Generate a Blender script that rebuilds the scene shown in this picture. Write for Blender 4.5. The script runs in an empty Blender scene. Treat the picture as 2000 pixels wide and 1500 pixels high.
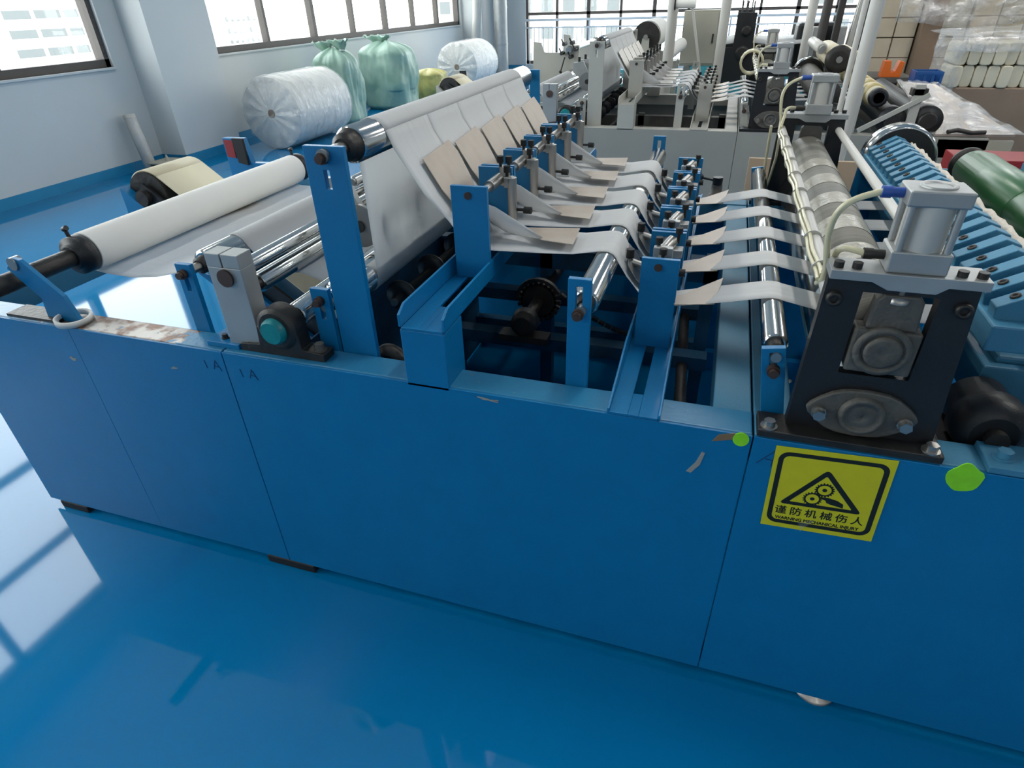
import bpy, math, random
from mathutils import Vector, Matrix, noise

random.seed(7)
scene = bpy.context.scene
col = scene.collection
PI = math.pi

# ------------------------------------------------------------------ camera
def setup_camera():
    f, yaw, pitch, roll, cy, cz = 1170.8, -0.32678, -0.57229, -0.03138, -1.03465, 1.55
    fwd = Vector((math.sin(yaw) * math.cos(pitch), math.cos(yaw) * math.cos(pitch), math.sin(pitch)))
    right = Vector((math.cos(yaw), -math.sin(yaw), 0))
    up = right.cross(fwd)
    r2 = right * math.cos(roll) + up * math.sin(roll)
    u2 = -right * math.sin(roll) + up * math.cos(roll)
    cam = bpy.data.cameras.new('camera')
    cam.sensor_width = 36
    cam.lens = 36 * f / 2000
    cam.clip_start = 0.02
    cam.clip_end = 400
    o = bpy.data.objects.new('camera', cam)
    m = Matrix((r2, u2, -fwd)).transposed().to_4x4()
    m.translation = (0, cy, cz)
    o.matrix_world = m
    col.objects.link(o)
    scene.camera = o
setup_camera()

# ------------------------------------------------------------------ world, exposure
SKY = 7.0
w = bpy.data.worlds.new('overcast_sky')
scene.world = w
w.use_nodes = True
bg = w.node_tree.nodes['Background']
bg.inputs[0].default_value = (0.96, 0.99, 1.0, 1)
bg.inputs[1].default_value = SKY
vs = scene.view_settings
vs.view_transform = 'Standard'
vs.look = 'None'
vs.gamma = 1
vs.use_curve_mapping = False
vs.exposure = 0.0
scene.cycles.use_denoising = True
scene.cycles.use_adaptive_sampling = True
scene.cycles.adaptive_threshold = .02
scene.cycles.max_bounces = 8
scene.cycles.diffuse_bounces = 4
scene.cycles.glossy_bounces = 4
scene.cycles.transmission_bounces = 6
scene.cycles.transparent_max_bounces = 12
scene.cycles.caustics_reflective = False
scene.cycles.caustics_refractive = False
scene.cycles.sample_clamp_indirect = 6

# room extents
XW, YB, XR, YF, ZC = -6.27, 15.5, 9.0, -7.0, 4.9
SILL, HEAD = 1.04, 4.4

def portal(name, loc, rot, sx, sy):
    l = bpy.data.lights.new(name, 'AREA')
    l.shape = 'RECTANGLE'
    l.size, l.size_y = sx, sy
    l.cycles.is_portal = True
    o = bpy.data.objects.new(name, l)
    o.location, o.rotation_euler = loc, rot
    col.objects.link(o)
portal('window_portal', (XW - .22, .35, 2.72), (0, -PI / 2, 0), 3.4, 8.4)
portal('window_portal', (XW - .22, 10.3, 2.72), (0, -PI / 2, 0), 3.4, 8.4)
portal('window_portal', (1.5, YB + .22, 2.3), (-PI / 2, 0, 0), 13.5, 4.4)

# ------------------------------------------------------------------ materials
def lin(h):
    h = h.lstrip('#')
    v = [int(h[i:i + 2], 16) / 255 for i in (0, 2, 4)]
    return [(c / 12.92 if c <= .04045 else ((c + .055) / 1.055) ** 2.4) for c in v] + [1]

M = {}
def mat(name, hexc, rough=.5, metal=0., var=.06, scale=6., bump=0., bscale=60., spec=.5, coat=0., alpha=1., trans=0.,
        hex2=None, lo=.45, hi=.6, stretch=None, sss=0., detail=4.):
    m = bpy.data.materials.new(name)
    m.use_nodes = True
    nt = m.node_tree
    N, L = nt.nodes, nt.links
    b = N['Principled BSDF']
    tc = N.new('ShaderNodeTexCoord')
    src = tc.outputs['Object']
    if stretch:
        mp = N.new('ShaderNodeMapping')
        mp.inputs['Scale'].default_value = stretch
        L.new(src, mp.inputs[0])
        src = mp.outputs[0]
    c = lin(hexc)
    nz = N.new('ShaderNodeTexNoise')
    nz.inputs['Scale'].default_value = scale
    nz.inputs['Detail'].default_value = detail
    L.new(src, nz.inputs['Vector'])
    rp = N.new('ShaderNodeValToRGB')
    if hex2:
        rp.color_ramp.elements[0].position, rp.color_ramp.elements[1].position = lo, hi
        rp.color_ramp.elements[0].color, rp.color_ramp.elements[1].color = c, lin(hex2)
    else:
        rp.color_ramp.elements[0].position, rp.color_ramp.elements[1].position = .25, .75
        rp.color_ramp.elements[0].color = [max(0, x * (1 - var)) for x in c[:3]] + [1]
        rp.color_ramp.elements[1].color = [min(1, x * (1 + var)) for x in c[:3]] + [1]
    L.new(nz.outputs['Fac'], rp.inputs[0])
    L.new(rp.outputs[0], b.inputs['Base Color'])
    b.inputs['Roughness'].default_value = rough
    b.inputs['Metallic'].default_value = metal
    b.inputs['Specular IOR Level'].default_value = spec
    b.inputs['Coat Weight'].default_value = coat
    b.inputs['Coat Roughness'].default_value = .08
    b.inputs['Alpha'].default_value = alpha
    b.inputs['Transmission Weight'].default_value = trans
    if sss:
        b.inputs['Subsurface Weight'].default_value = sss
        b.inputs['Subsurface Radius'].default_value = (.02, .02, .02)
    if bump:
        n2 = N.new('ShaderNodeTexNoise')
        n2.inputs['Scale'].default_value = bscale
        n2.inputs['Detail'].default_value = 5
        L.new(src, n2.inputs['Vector'])
        bp = N.new('ShaderNodeBump')
        bp.inputs['Strength'].default_value = bump
        bp.inputs['Distance'].default_value = .01
        L.new(n2.outputs['Fac'], bp.inputs['Height'])
        L.new(bp.outputs[0], b.inputs['Normal'])
    M[name] = m
    return m

mat('blue_paint', '#0470a4', .38, bump=.10, bscale=260, var=.05, scale=9)
mat('blue_inner_shade', '#0d4868', .6, hex2='#16303c', lo=.4, hi=.75, scale=8, bump=.15, bscale=90)  # blue paint darkened to imitate the shade inside the machine
mat('grey_inner_shade', '#77756d', .6, hex2='#4a4843', lo=.4, hi=.75, scale=8)  # grey counterpart, interior shade put into the colour
mat('blue_dull', '#3f7d9b', .5, bump=.1, bscale=200, var=.12, scale=7)
mat('grey_paint', '#b0aea5', .42, bump=.06, bscale=220, var=.04)
mat('grey_panel', '#96968f', .42, bump=.05, bscale=220, var=.04)
mat('teal_paint', '#3f9aa6', .5, var=.1)
mat('chrome', '#c9c9c7', .16, 1., var=.05, scale=20, stretch=(1, .15, 1))
mat('steel', '#a5a29d', .33, .9, var=.1, scale=14)
mat('aluminium', '#a9aaa8', .45, .6, var=.1, scale=12, bump=.05)
mat('cast_grey', '#5f5c56', .6, .3, var=.2, scale=18, bump=.3, bscale=90)
mat('tan_sheet', '#b3a698', .5, .15, hex2='#a08f7e', lo=.45, hi=.8, scale=9, bump=.05, bscale=40)
mat('bright_sheet', '#a39a90', .4, .35, var=.12, scale=10)
mat('black_plate', '#17181b', .45, bump=.1, bscale=180, var=.2)
mat('black_rubber', '#141414', .65, var=.2)
mat('dark_steel', '#3a3836', .45, .6, var=.25, scale=20, bump=.2)
mat('rust_bolt', '#4a3a34', .55, .4, var=.3, scale=30)
mat('teal_cap', '#0f7f83', .4, var=.2, scale=40)
mat('roll_paper', '#e2e0da', .8, var=.02, scale=5, bump=.04, bscale=30, spec=.2)
mat('belt_cream', '#c9bfa3', .6, var=.05)
mat('rubber_grey', '#66645c', .5, hex2='#8b877c', lo=.4, hi=.7, scale=5, bump=.15, bscale=40, stretch=(.4, 4, .4))
mat('tape_band', '#a09b8c', .25, var=.12, scale=30, bump=.4, bscale=60)
mat('green_rubber', '#2c5d34', .3, var=.12, scale=8)
mat('yellow_rubber', '#c4b27c', .35, var=.1, scale=9)
mat('cream_rubber', '#d9cfb4', .5, var=.05)
mat('hose', '#ded6b2', .25, var=.05, trans=.25, spec=.6)
mat('blue_fitting', '#2a4f9a', .4)
mat('floor_epoxy', '#0070a4', .05, var=.05, scale=1.2, spec=.5)
mat('wall_white', '#cccfce', .75, var=.015, scale=2)
mat('skirt_blue', '#2383ae', .4, var=.05)
mat('ceiling_white', '#e6e6e4', .9)
mat('frame_brown', '#4c4541', .5, var=.08)
mat('rail_white', '#c9ccce', .4)
mat('pipe_white', '#bfbcb5', .4, var=.04)
mat('pipe_dark', '#3b3734', .5)
mat('bag_green', '#7d9f8e', .38, hex2='#9db9aa', lo=.35, hi=.7, scale=3, bump=.5, bscale=9, sss=.05)
mat('bag_yellow', '#b9b06a', .45, var=.15, bump=.5, bscale=12)
mat('carton', '#b39d84', .8, var=.06, scale=5)
mat('carton_dark', '#8c7866', .85, var=.08, scale=4)
mat('pack_beige', '#cfc7b0', .7, var=.07, scale=10, bump=.25, bscale=20)
mat('pack_light', '#ddd0b8', .6, var=.06, scale=8)
mat('orange_plastic', '#d9681f', .4)
mat('blue_plastic', '#245694', .4)
mat('red_plastic', '#8f1f24', .5)
mat('cabinet_beige', '#9f9c8d', .5, var=.04)
mat('sign_yellow', '#d6cc10', .45, var=.04, scale=40)
mat('sign_black', '#101408', .5)
mat('marker_ink', '#12325c', .7)
mat('green_sticker', '#8fe21e', .5, var=.1, scale=40)
mat('brown_tape', '#8a6f4e', .4, var=.15)
mat('chip_grey', '#9c9890', .7)
mat('building_pale', '#d8d6cf', .9, var=.03)
mat('building_glass', '#62686a', .4)
mat('ground_far', '#a7a7a0', .9)
mat('wood', '#a9845a', .7, var=.15)
mat('tape_white', '#dcd9d2', .6)
mat('lint', '#d5ccbe', .95, bump=.6, bscale=60)

def paper_material(name, hexc, stretch, bs, bump, tr):
    # thin tissue: diffuse front with light coming through from behind
    m = mat(name, hexc, .85, var=.02, scale=3, bump=bump, bscale=bs, stretch=stretch, spec=.15)
    N, L = m.node_tree.nodes, m.node_tree.links
    t = N.new('ShaderNodeBsdfTranslucent')
    t.inputs[0].default_value = lin(hexc)
    mx = N.new('ShaderNodeMixShader')
    mx.inputs[0].default_value = tr
    L.new(N['Principled BSDF'].outputs[0], mx.inputs[1])
    L.new(t.outputs[0], mx.inputs[2])
    L.new(mx.outputs[0], N['Material Output'].inputs[0])
paper_material('paper', '#f2f2f1', (.6, 3.5, .6), 9, .3, .52)
paper_material('strip_paper', '#ececeb', (.5, 5, .5), 12, .25, .4)

def film_material():
    m = bpy.data.materials.new('clear_film')
    m.use_nodes = True
    N, L = m.node_tree.nodes, m.node_tree.links
    out = N['Material Output']
    N.remove(N['Principled BSDF'])
    tr = N.new('ShaderNodeBsdfTransparent')
    gl = N.new('ShaderNodeBsdfGlossy')
    gl.inputs['Roughness'].default_value = .18
    df = N.new('ShaderNodeBsdfDiffuse')
    df.inputs[0].default_value = (.85, .86, .86, 1)
    nz = N.new('ShaderNodeTexNoise')
    tc = N.new('ShaderNodeTexCoord')
    mp = N.new('ShaderNodeMapping')
    mp.inputs['Scale'].default_value = (1, 2.5, 1)
    L.new(tc.outputs['Object'], mp.inputs[0])
    L.new(mp.outputs[0], nz.inputs['Vector'])
    nz.inputs['Scale'].default_value = 6
    nz.inputs['Detail'].default_value = 6
    bp = N.new('ShaderNodeBump')
    bp.inputs['Strength'].default_value = .9
    bp.inputs['Distance'].default_value = .06
    L.new(nz.outputs['Fac'], bp.inputs['Height'])
    L.new(bp.outputs[0], gl.inputs['Normal'])
    L.new(bp.outputs[0], df.inputs['Normal'])
    a = N.new('ShaderNodeMixShader')
    a.inputs[0].default_value = .35
    L.new(df.outputs[0], a.inputs[1])
    L.new(gl.outputs[0], a.inputs[2])
    rp = N.new('ShaderNodeMapRange')
    rp.inputs['From Min'].default_value, rp.inputs['From Max'].default_value = .35, .7
    rp.inputs['To Min'].default_value, rp.inputs['To Max'].default_value = .08, .45
    L.new(nz.outputs['Fac'], rp.inputs['Value'])
    mx = N.new('ShaderNodeMixShader')
    L.new(rp.outputs[0], mx.inputs[0])
    L.new(tr.outputs[0], mx.inputs[1])
    L.new(a.outputs[0], mx.inputs[2])
    L.new(mx.outputs[0], out.inputs[0])
    M['film'] = m
film_material()

def glass_material():
    m = bpy.data.materials.new('window_glass')
    m.use_nodes = True
    N, L = m.node_tree.nodes, m.node_tree.links
    out = N['Material Output']
    N.remove(N['Principled BSDF'])
    tr = N.new('ShaderNodeBsdfTransparent')
    tr.inputs[0].default_value = (.93, .95, .95, 1)
    gl = N.new('ShaderNodeBsdfGlossy')
    gl.inputs['Roughness'].default_value = .02
    lw_ = N.new('ShaderNodeLayerWeight')
    pw = N.new('ShaderNodeMath'); pw.operation = 'POWER'; pw.inputs[1].default_value = 5
    L.new(lw_.outputs['Facing'], pw.inputs[0])
    fr = N.new('ShaderNodeMath'); fr.operation = 'MULTIPLY_ADD'; fr.inputs[1].default_value = .5; fr.inputs[2].default_value = .03
    L.new(pw.outputs[0], fr.inputs[0])
    mx = N.new('ShaderNodeMixShader')
    L.new(fr.outputs[0], mx.inputs[0])
    L.new(tr.outputs[0], mx.inputs[1])
    L.new(gl.outputs[0], mx.inputs[2])
    L.new(mx.outputs[0], out.inputs[0])
    M['glass'] = m
glass_material()

def glare_rust_rail_material():
    # painted steel rail; one stretch has pale glare painted in, with brown rust spots
    m = bpy.data.materials.new('glare_rust_blue_rail')
    m.use_nodes = True
    N, L = m.node_tree.nodes, m.node_tree.links
    b = N['Principled BSDF']
    tc = N.new('ShaderNodeTexCoord')
    sx = N.new('ShaderNodeSeparateXYZ')
    L.new(tc.outputs['Object'], sx.inputs[0])
    nz = N.new('ShaderNodeTexNoise'); nz.inputs['Scale'].default_value = 55; nz.inputs['Detail'].default_value = 6
    L.new(tc.outputs['Object'], nz.inputs['Vector'])
    def band(a, b_, c, d):
        r = N.new('ShaderNodeValToRGB')
        mr = N.new('ShaderNodeMapRange')
        mr.inputs['From Min'].default_value, mr.inputs['From Max'].default_value = -2.2, .2
        L.new(sx.outputs[0], mr.inputs['Value'])
        L.new(mr.outputs[0], r.inputs[0])
        e = r.color_ramp.elements
        t = [(v + 2.2) / 2.4 for v in (a, b_, c, d)]
        e[0].position, e[0].color = t[0], (0, 0, 0, 1)
        e[1].position, e[1].color = t[1], (1, 1, 1, 1)
        for p_, c_ in ((t[2], 1), (t[3], 0)):
            n = e.new(p_); n.color = (c_, c_, c_, 1)
        return r.outputs[0]
    glare_rust = band(-1.85, -1.62, -1.34, -1.22)
    ad = N.new('ShaderNodeMath'); ad.operation = 'MULTIPLY_ADD'
    L.new(glare_rust, ad.inputs[0]); ad.inputs[1].default_value = .42
    L.new(nz.outputs['Fac'], ad.inputs[2])
    th = N.new('ShaderNodeValToRGB')
    th.color_ramp.elements[0].position, th.color_ramp.elements[1].position = .72, .78
    L.new(ad.outputs[0], th.inputs[0])
    n2 = N.new('ShaderNodeTexNoise'); n2.inputs['Scale'].default_value = 22; n2.inputs['Detail'].default_value = 5
    L.new(tc.outputs['Object'], n2.inputs['Vector'])
    metal = N.new('ShaderNodeValToRGB')
    metal.color_ramp.elements[0].position, metal.color_ramp.elements[0].color = .42, lin('#6b4c3a')
    metal.color_ramp.elements[1].position, metal.color_ramp.elements[1].color = .56, lin('#a8a29c')  # pale end imitates glare, brown end is rust
    L.new(n2.outputs['Fac'], metal.inputs[0])
    mx = N.new('ShaderNodeMix'); mx.data_type = 'RGBA'
    L.new(th.outputs[0], mx.inputs[0])
    mx.inputs[6].default_value = lin('#2b789f')
    L.new(metal.outputs[0], mx.inputs[7])
    L.new(mx.outputs[2], b.inputs['Base Color'])
    mm = N.new('ShaderNodeMath'); mm.operation = 'MULTIPLY'
    L.new(th.outputs[0], mm.inputs[0]); mm.inputs[1].default_value = .6
    L.new(mm.outputs[0], b.inputs['Metallic'])
    b.inputs['Roughness'].default_value = .33
    bp = N.new('ShaderNodeBump'); bp.inputs['Strength'].default_value = .25; bp.inputs['Distance'].default_value = .004
    L.new(ad.outputs[0], bp.inputs['Height'])
    L.new(bp.outputs[0], b.inputs['Normal'])
    M['glare_rust_rail'] = m
glare_rust_rail_material()

def lamp_material():
    m = bpy.data.materials.new('lamp_tube')
    m.use_nodes = True
    N, L = m.node_tree.nodes, m.node_tree.links
    e = N.new('ShaderNodeEmission')
    e.inputs[0].default_value = (1, .97, .92, 1)
    e.inputs[1].default_value = 12
    L.new(e.outputs[0], N['Material Output'].inputs[0])
    M['lamp'] = m
lamp_material()

# ------------------------------------------------------------------ mesh helpers
class MB:
    def __init__(s):
        s.v, s.f, s.sm = [], [], []
    def add(s, vs, fs, smooth=False):
        o = len(s.v)
        s.v += [tuple(p) for p in vs]
        for f in fs:
            s.f.append(tuple(i + o for i in f)); s.sm.append(smooth)
        return s
    def box(s, x0, x1, y0, y1, z0, z1):
        v = [(x, y, z) for z in (z0, z1) for y in (y0, y1) for x in (x0, x1)]
        return s.add(v, [(0, 2, 3, 1), (4, 5, 7, 6), (0, 1, 5, 4), (2, 6, 7, 3), (0, 4, 6, 2), (1, 3, 7, 5)])
    def obox(s, c, ax, ay, az):
        c, ax, ay, az = Vector(c), Vector(ax), Vector(ay), Vector(az)
        v = [c + ax * i + ay * j + az * k for k in (-1, 1) for j in (-1, 1) for i in (-1, 1)]
        return s.add(v, [(0, 2, 3, 1), (4, 5, 7, 6), (0, 1, 5, 4), (2, 6, 7, 3), (0, 4, 6, 2), (1, 3, 7, 5)])
    def cyl(s, p0, p1, r, r1=None, n=24, caps=True):
        p0, p1 = Vector(p0), Vector(p1)
        r1 = r if r1 is None else r1
        d = (p1 - p0).normalized()
        a = d.orthogonal().normalized()
        b = d.cross(a)
        vs = []
        for p, rr in ((p0, r), (p1, r1)):
            for i in range(n):
                t = 2 * PI * i / n
                vs.append(p + (a * math.cos(t) + b * math.sin(t)) * rr)
        s.add(vs, [(i, (i + 1) % n, n + (i + 1) % n, n + i) for i in range(n)], True)
        if caps:
            s.add(vs[:n], [tuple(range(n - 1, -1, -1))])
            s.add(vs[n:], [tuple(range(n))])
        return s
    def lathe(s, o, d, prof, n=28, smooth=True, caps=True):
        # prof: list of (distance along d, radius)
        o, d = Vector(o), Vector(d).normalized()
        a = d.orthogonal().normalized(); b = d.cross(a)
        vs = []
        for h, r in prof:
            for i in range(n):
                t = 2 * PI * i / n
                vs.append(o + d * h + (a * math.cos(t) + b * math.sin(t)) * r)
        fs = []
        for k in range(len(prof) - 1):
            for i in range(n):
                fs.append((k * n + i, k * n + (i + 1) % n, (k + 1) * n + (i + 1) % n, (k + 1) * n + i))
        s.add(vs, fs, smooth)
        m = len(prof) - 1
        if not caps: return s
        s.add(vs[:n], [tuple(range(n - 1, -1, -1))]); s.add(vs[m * n:], [tuple(range(n))])
        return s
    def prism(s, pts, ax, a, b):
        # pts 2-D polygon in the plane across axis ax ('x': (y,z), 'y': (x,z), 'z': (x,y)), swept from a to b
        def P(p, t):
            return {'x': (t, p[0], p[1]), 'y': (p[0], t, p[1]), 'z': (p[0], p[1], t)}[ax]
        n = len(pts)
        v = [P(p, a) for p in pts] + [P(p, b) for p in pts]
        s.add(v, [tuple(range(n - 1, -1, -1)), tuple(range(n, 2 * n))] + [(i, (i + 1) % n, n + (i + 1) % n, n + i) for i in range(n)])
        return s
    def slab(s, pts, nrm):
        # polygon of 3-D points thickened by the vector nrm
        n = len(pts); nv = Vector(nrm)
        v = [Vector(p) for p in pts] + [Vector(p) + nv for p in pts]
        s.add(v, [tuple(range(n - 1, -1, -1)), tuple(range(n, 2 * n))] + [(i, (i + 1) % n, n + (i + 1) % n, n + i) for i in range(n)])
        return s
    def tube(s, pts, r, n=10):
        pts = [Vector(p) for p in pts]
        vs = []
        a = None
        for i, p in enumerate(pts):
            d = (pts[min(i + 1, len(pts) - 1)] - pts[max(i - 1, 0)]).normalized()
            a = d.orthogonal().normalized() if a is None else (a - d * a.dot(d)).normalized()
            b = d.cross(a)
            vs += [p + (a * math.cos(2 * PI * k / n) + b * math.sin(2 * PI * k / n)) * r for k in range(n)]
        m = len(pts)
        s.add(vs, [(k * n + i, k * n + (i + 1) % n, (k + 1) * n + (i + 1) % n, (k + 1) * n + i) for k in range(m - 1) for i in range(n)], True)
        s.add(vs[:n], [tuple(range(n - 1, -1, -1))]); s.add(vs[(m - 1) * n:], [tuple(range(n))])
        return s
    def grid(s, rows, smooth=True):
        n = len(rows[0]); v = [p for r in rows for p in r]
        return s.add(v, [(k * n + i, k * n + i + 1, (k + 1) * n + i + 1, (k + 1) * n + i) for k in range(len(rows) - 1) for i in range(n - 1)], smooth)
    def build(s, name, m, parent=None, bevel=0., solid=0.):
        me = bpy.data.meshes.new(name)
        me.from_pydata(s.v, [], s.f)
        me.polygons.foreach_set('use_smooth', s.sm)
        me.update()
        o = bpy.data.objects.new(name, me)
        col.objects.link(o)
        me.materials.append(M[m] if isinstance(m, str) else m)
        if parent:
            o.parent = parent
        if bevel:
            b = o.modifiers.new('edge', 'BEVEL'); b.width = bevel; b.segments = 2; b.limit_method = 'ANGLE'; b.angle_limit = .9
        if solid:
            b = o.modifiers.new('thickness', 'SOLIDIFY'); b.thickness = solid; b.offset = 0
        return o

def tag(o, label=None, cat=None, group=None, kind=None):
    if label: o['label'] = label
    if cat: o['category'] = cat
    if group: o['group'] = group
    if kind: o['kind'] = kind
    return o
def empty(name, loc=(0, 0, 0), rz=0.):
    o = bpy.data.objects.new(name, None)
    o.empty_display_size = .1
    o.location = loc
    o.rotation_euler = (0, 0, rz)
    col.objects.link(o)
    return o
def dup(o, d, parent=None):
    c = o.copy(); col.objects.link(c)
    c.location = Vector(o.location) + Vector(d)
    if parent: c.parent = parent
    for ch in o.children:
        g = ch.copy(); col.objects.link(g); g.parent = c
        for ch2 in ch.children:
            h = ch2.copy(); col.objects.link(h); h.parent = g
    return c
def struct(o):
    o['kind'] = 'structure'
    return o
def B(*a): return MB().box(*a)
def bolt(p, d, r=.008, h=.01, m='dark_steel', parent=None, name='bolt', hexa=True):
    p, d = Vector(p), Vector(d).normalized()
    mb = MB().cyl(p - d * .002, p + d * .003, r * 1.35, n=16).cyl(p + d * .003, p + d * h, r, n=6 if hexa else 16)
    return mb.build(name, m, parent)
# ------------------------------------------------------------------ the room
struct(B(XW - .25, XR + .25, YF - .25, YB + .25, -.1, 0).build('floor', 'floor_epoxy'))
struct(B(XW - .25, XR + .25, YF - .25, YB + .25, ZC, ZC + .1).build('ceiling', 'ceiling_white'))
WIN = [(-3.85, 4.55), (6.1, 14.5)]
lw = MB()
lw.box(XW - .25, XW, YF, YB, 0, SILL).box(XW - .25, XW, YF, YB, HEAD, ZC)
for a, b in ((YF, WIN[0][0]), (WIN[0][1], WIN[1][0]), (WIN[1][1], YB)):
    lw.box(XW - .25, XW, a, b, SILL, HEAD)
struct(lw.build('wall_left', 'wall_white'))
struct(B(XR, XR + .25, YF, YB, 0, ZC).build('wall_right', 'wall_white'))
struct(B(XW, XR, YF - .25, YF, 0, ZC).build('wall_front', 'wall_white'))
BX0, BX1 = -4.95, 8.2
bw = MB().box(XW, BX0, YB, YB + .25, 0, ZC).box(BX1, XR, YB, YB + .25, 0, ZC).box(BX0, BX1, YB, YB + .25, HEAD, ZC).box(BX0, BX1, YB, YB + .25, 0, .12)
struct(bw.build('wall_back', 'wall_white'))
# pilasters on the window wall, wrapped by the blue skirting
struct(B(XW, XW + .35, 4.8, 5.75, 0, ZC).build('column_window_wall', 'wall_white'))
struct(B(XW, XW + .5, 14.6, YB, 0, ZC).build('column_corner', 'wall_white'))
sk = MB().box(XW, XW + .012, YF, 4.8, 0, .1).box(XW, XW + .362, 4.788, 4.8, 0, .1).box(XW + .35, XW + .362, 4.788, 5.762, 0, .1)
sk.box(XW, XW + .362, 5.75, 5.762, 0, .1).box(XW, XW + .012, 5.75, 14.6, 0, .1).box(XW, XW + .512, 14.588, 14.6, 0, .1)
struct(sk.build('baseboard_left', 'skirt_blue'))
struct(B(XW + .5, BX0, YB - .012, YB, 0, .1).build('baseboard_back', 'skirt_blue'))

def window(n, x, a, b, z0, z1, nm, along='y', zs=(2.42, 3.4), depth=.06):
    """frame with mullions and transoms, one pane per opening"""
    def bx(mb, u0, u1, w0, w1, t0, t1):   # u along the wall, w height, t depth
        if along == 'y': mb.box(x + t0, x + t1, u0, u1, w0, w1)
        else: mb.box(u0, u1, x + t0, x + t1, w0, w1)
    f = MB()
    fw = .055
    bx(f, a, b, z0, z0 + .075, -depth, depth); bx(f, a, b, z1 - .06, z1, -depth, depth)
    bx(f, a, a + fw, z0, z1, -depth, depth); bx(f, b - fw, b, z0, z1, -depth, depth)
    us = [a + (b - a) * i / nm for i in range(nm + 1)]
    for k, u_ in enumerate(us[1:-1]):
        wd = fw * (.75 if k % 2 else .5)
        bx(f, u_ - wd, u_ + wd, z0, z1, -depth * .8, depth * .8)
    for z in zs:
        bx(f, a, b, z - .03, z + .03, -depth * .8, depth * .8)
    root = struct(f.build('window_%d' % n, 'frame_brown'))
    hs = [z0 + .05] + list(zs) + [z1 - .05]
    for i in range(nm):
        for j in range(len(hs) - 1):
            g = MB(); bx(g, us[i] + .02, us[i + 1] - .02, hs[j], hs[j + 1], -.004, .004)
            g.build('pane', 'glass', root)
    return root
window(1, XW - .1, WIN[0][0], WIN[0][1], SILL, HEAD, 7)
window(2, XW - .1, WIN[1][0], WIN[1][1], SILL, HEAD, 7)
window(3, YB + .1, BX0, BX1, .12, HEAD, 17, along='x', zs=(1.2, 2.42, 3.4))
struct(B(XW - .05, XW + .03, 6.1, 14.5, SILL - .02, SILL).build('trim_1', 'wall_white'))
struct(B(XW - .05, XW + .03, WIN[0][0], WIN[0][1], SILL - .02, SILL).build('trim_2', 'wall_white'))

# guard rail in front of the glazed end
gr = empty('guard_rail', (0, YB - .12, 0))
tag(gr, 'white metal guard rail with slim upright bars along the glazed end wall', 'railing')
B(BX0, BX1, -.03, .03, 1.05, 1.1).build('top_rail', 'rail_white', gr)
B(BX0, BX1, -.012, .012, .9, .93).build('rail', 'rail_white', gr)
B(BX0, BX1, -.012, .012, .1, .13).build('rail', 'rail_white', gr)
b0 = MB().box(BX0 + .004, BX0 + .02, -.008, .008, .12, .91).build('baluster', 'rail_white', gr)
for i in range(1, 110):
    dup(b0, (.119 * i, 0, 0), gr)
p0 = MB().box(BX0, BX0 + .04, -.02, .02, 0, 1.06).build('rail_post', 'rail_white', gr)
for i in range(1, 9):
    dup(p0, (1.6 * i, 0, 0), gr)

# ducts in the far corner
d = empty('duct', (-5.35, 14.75, 0)); tag(d, 'round silver ventilation duct standing in the far room corner', 'duct')
m_ = MB().cyl((0, 0, 0), (0, 0, ZC), .16, n=32); m_.build('pipe', 'aluminium', d)
for z in [.6 + .75 * i for i in range(6)]:
    MB().cyl((0, 0, z), (0, 0, z + .03), .17, n=32).build('seam_ring', 'aluminium', d)
d = tag(MB().tube([(-5.95, 14.4, .02), (-5.8, 14.35, 1.2), (-5.7, 14.3, 2.6), (-5.65, 14.3, 4.0), (-5.65, 14.3, ZC)], .1, 16).build('drain_pipe', 'pipe_white'),
        'thick white drain pipe rising in the corner past the long window', 'pipe')

# ceiling lamps (linear fixtures hung in rows)
def lamp(x, y, z=3.5, p=20):
    r = empty('ceiling_lamp', (x, y, z))
    tag(r, 'long white tube lamp hanging below the ceiling', 'lamp', 'tube lamps under the ceiling')
    B(-.06, .06, -.62, .62, .03, .07).build('housing', 'rail_white', r)
    for s in (-.03, .03):
        MB().cyl((s, -.6, .012), (s, .6, .012), .014, n=12).build('tube', 'lamp', r)
    for s in (-.5, .5):
        MB().cyl((0, s, .06), (0, s, ZC - z), .004, n=8).build('hanger', 'steel', r)
    l = bpy.data.lights.new('tube_light', 'AREA'); l.shape = 'RECTANGLE'; l.size, l.size_y = .1, 1.2
    l.energy = p; l.color = (1, .96, .9)
    o = bpy.data.objects.new('tube_light', l); o.parent = r; o.location = (0, 0, -.006); col.objects.link(o)
for x, pw_ in ((-3.1, 20), (.06, 16), (2.5, 34), (6.0, 24)):
    for y in (-5.2, .95, 4.6, 8.2, 11.8):
        lamp(x, -.35 if x < -1 and y == .95 else y, 3.3 if x > -1 else 4.2, pw_)

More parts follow.
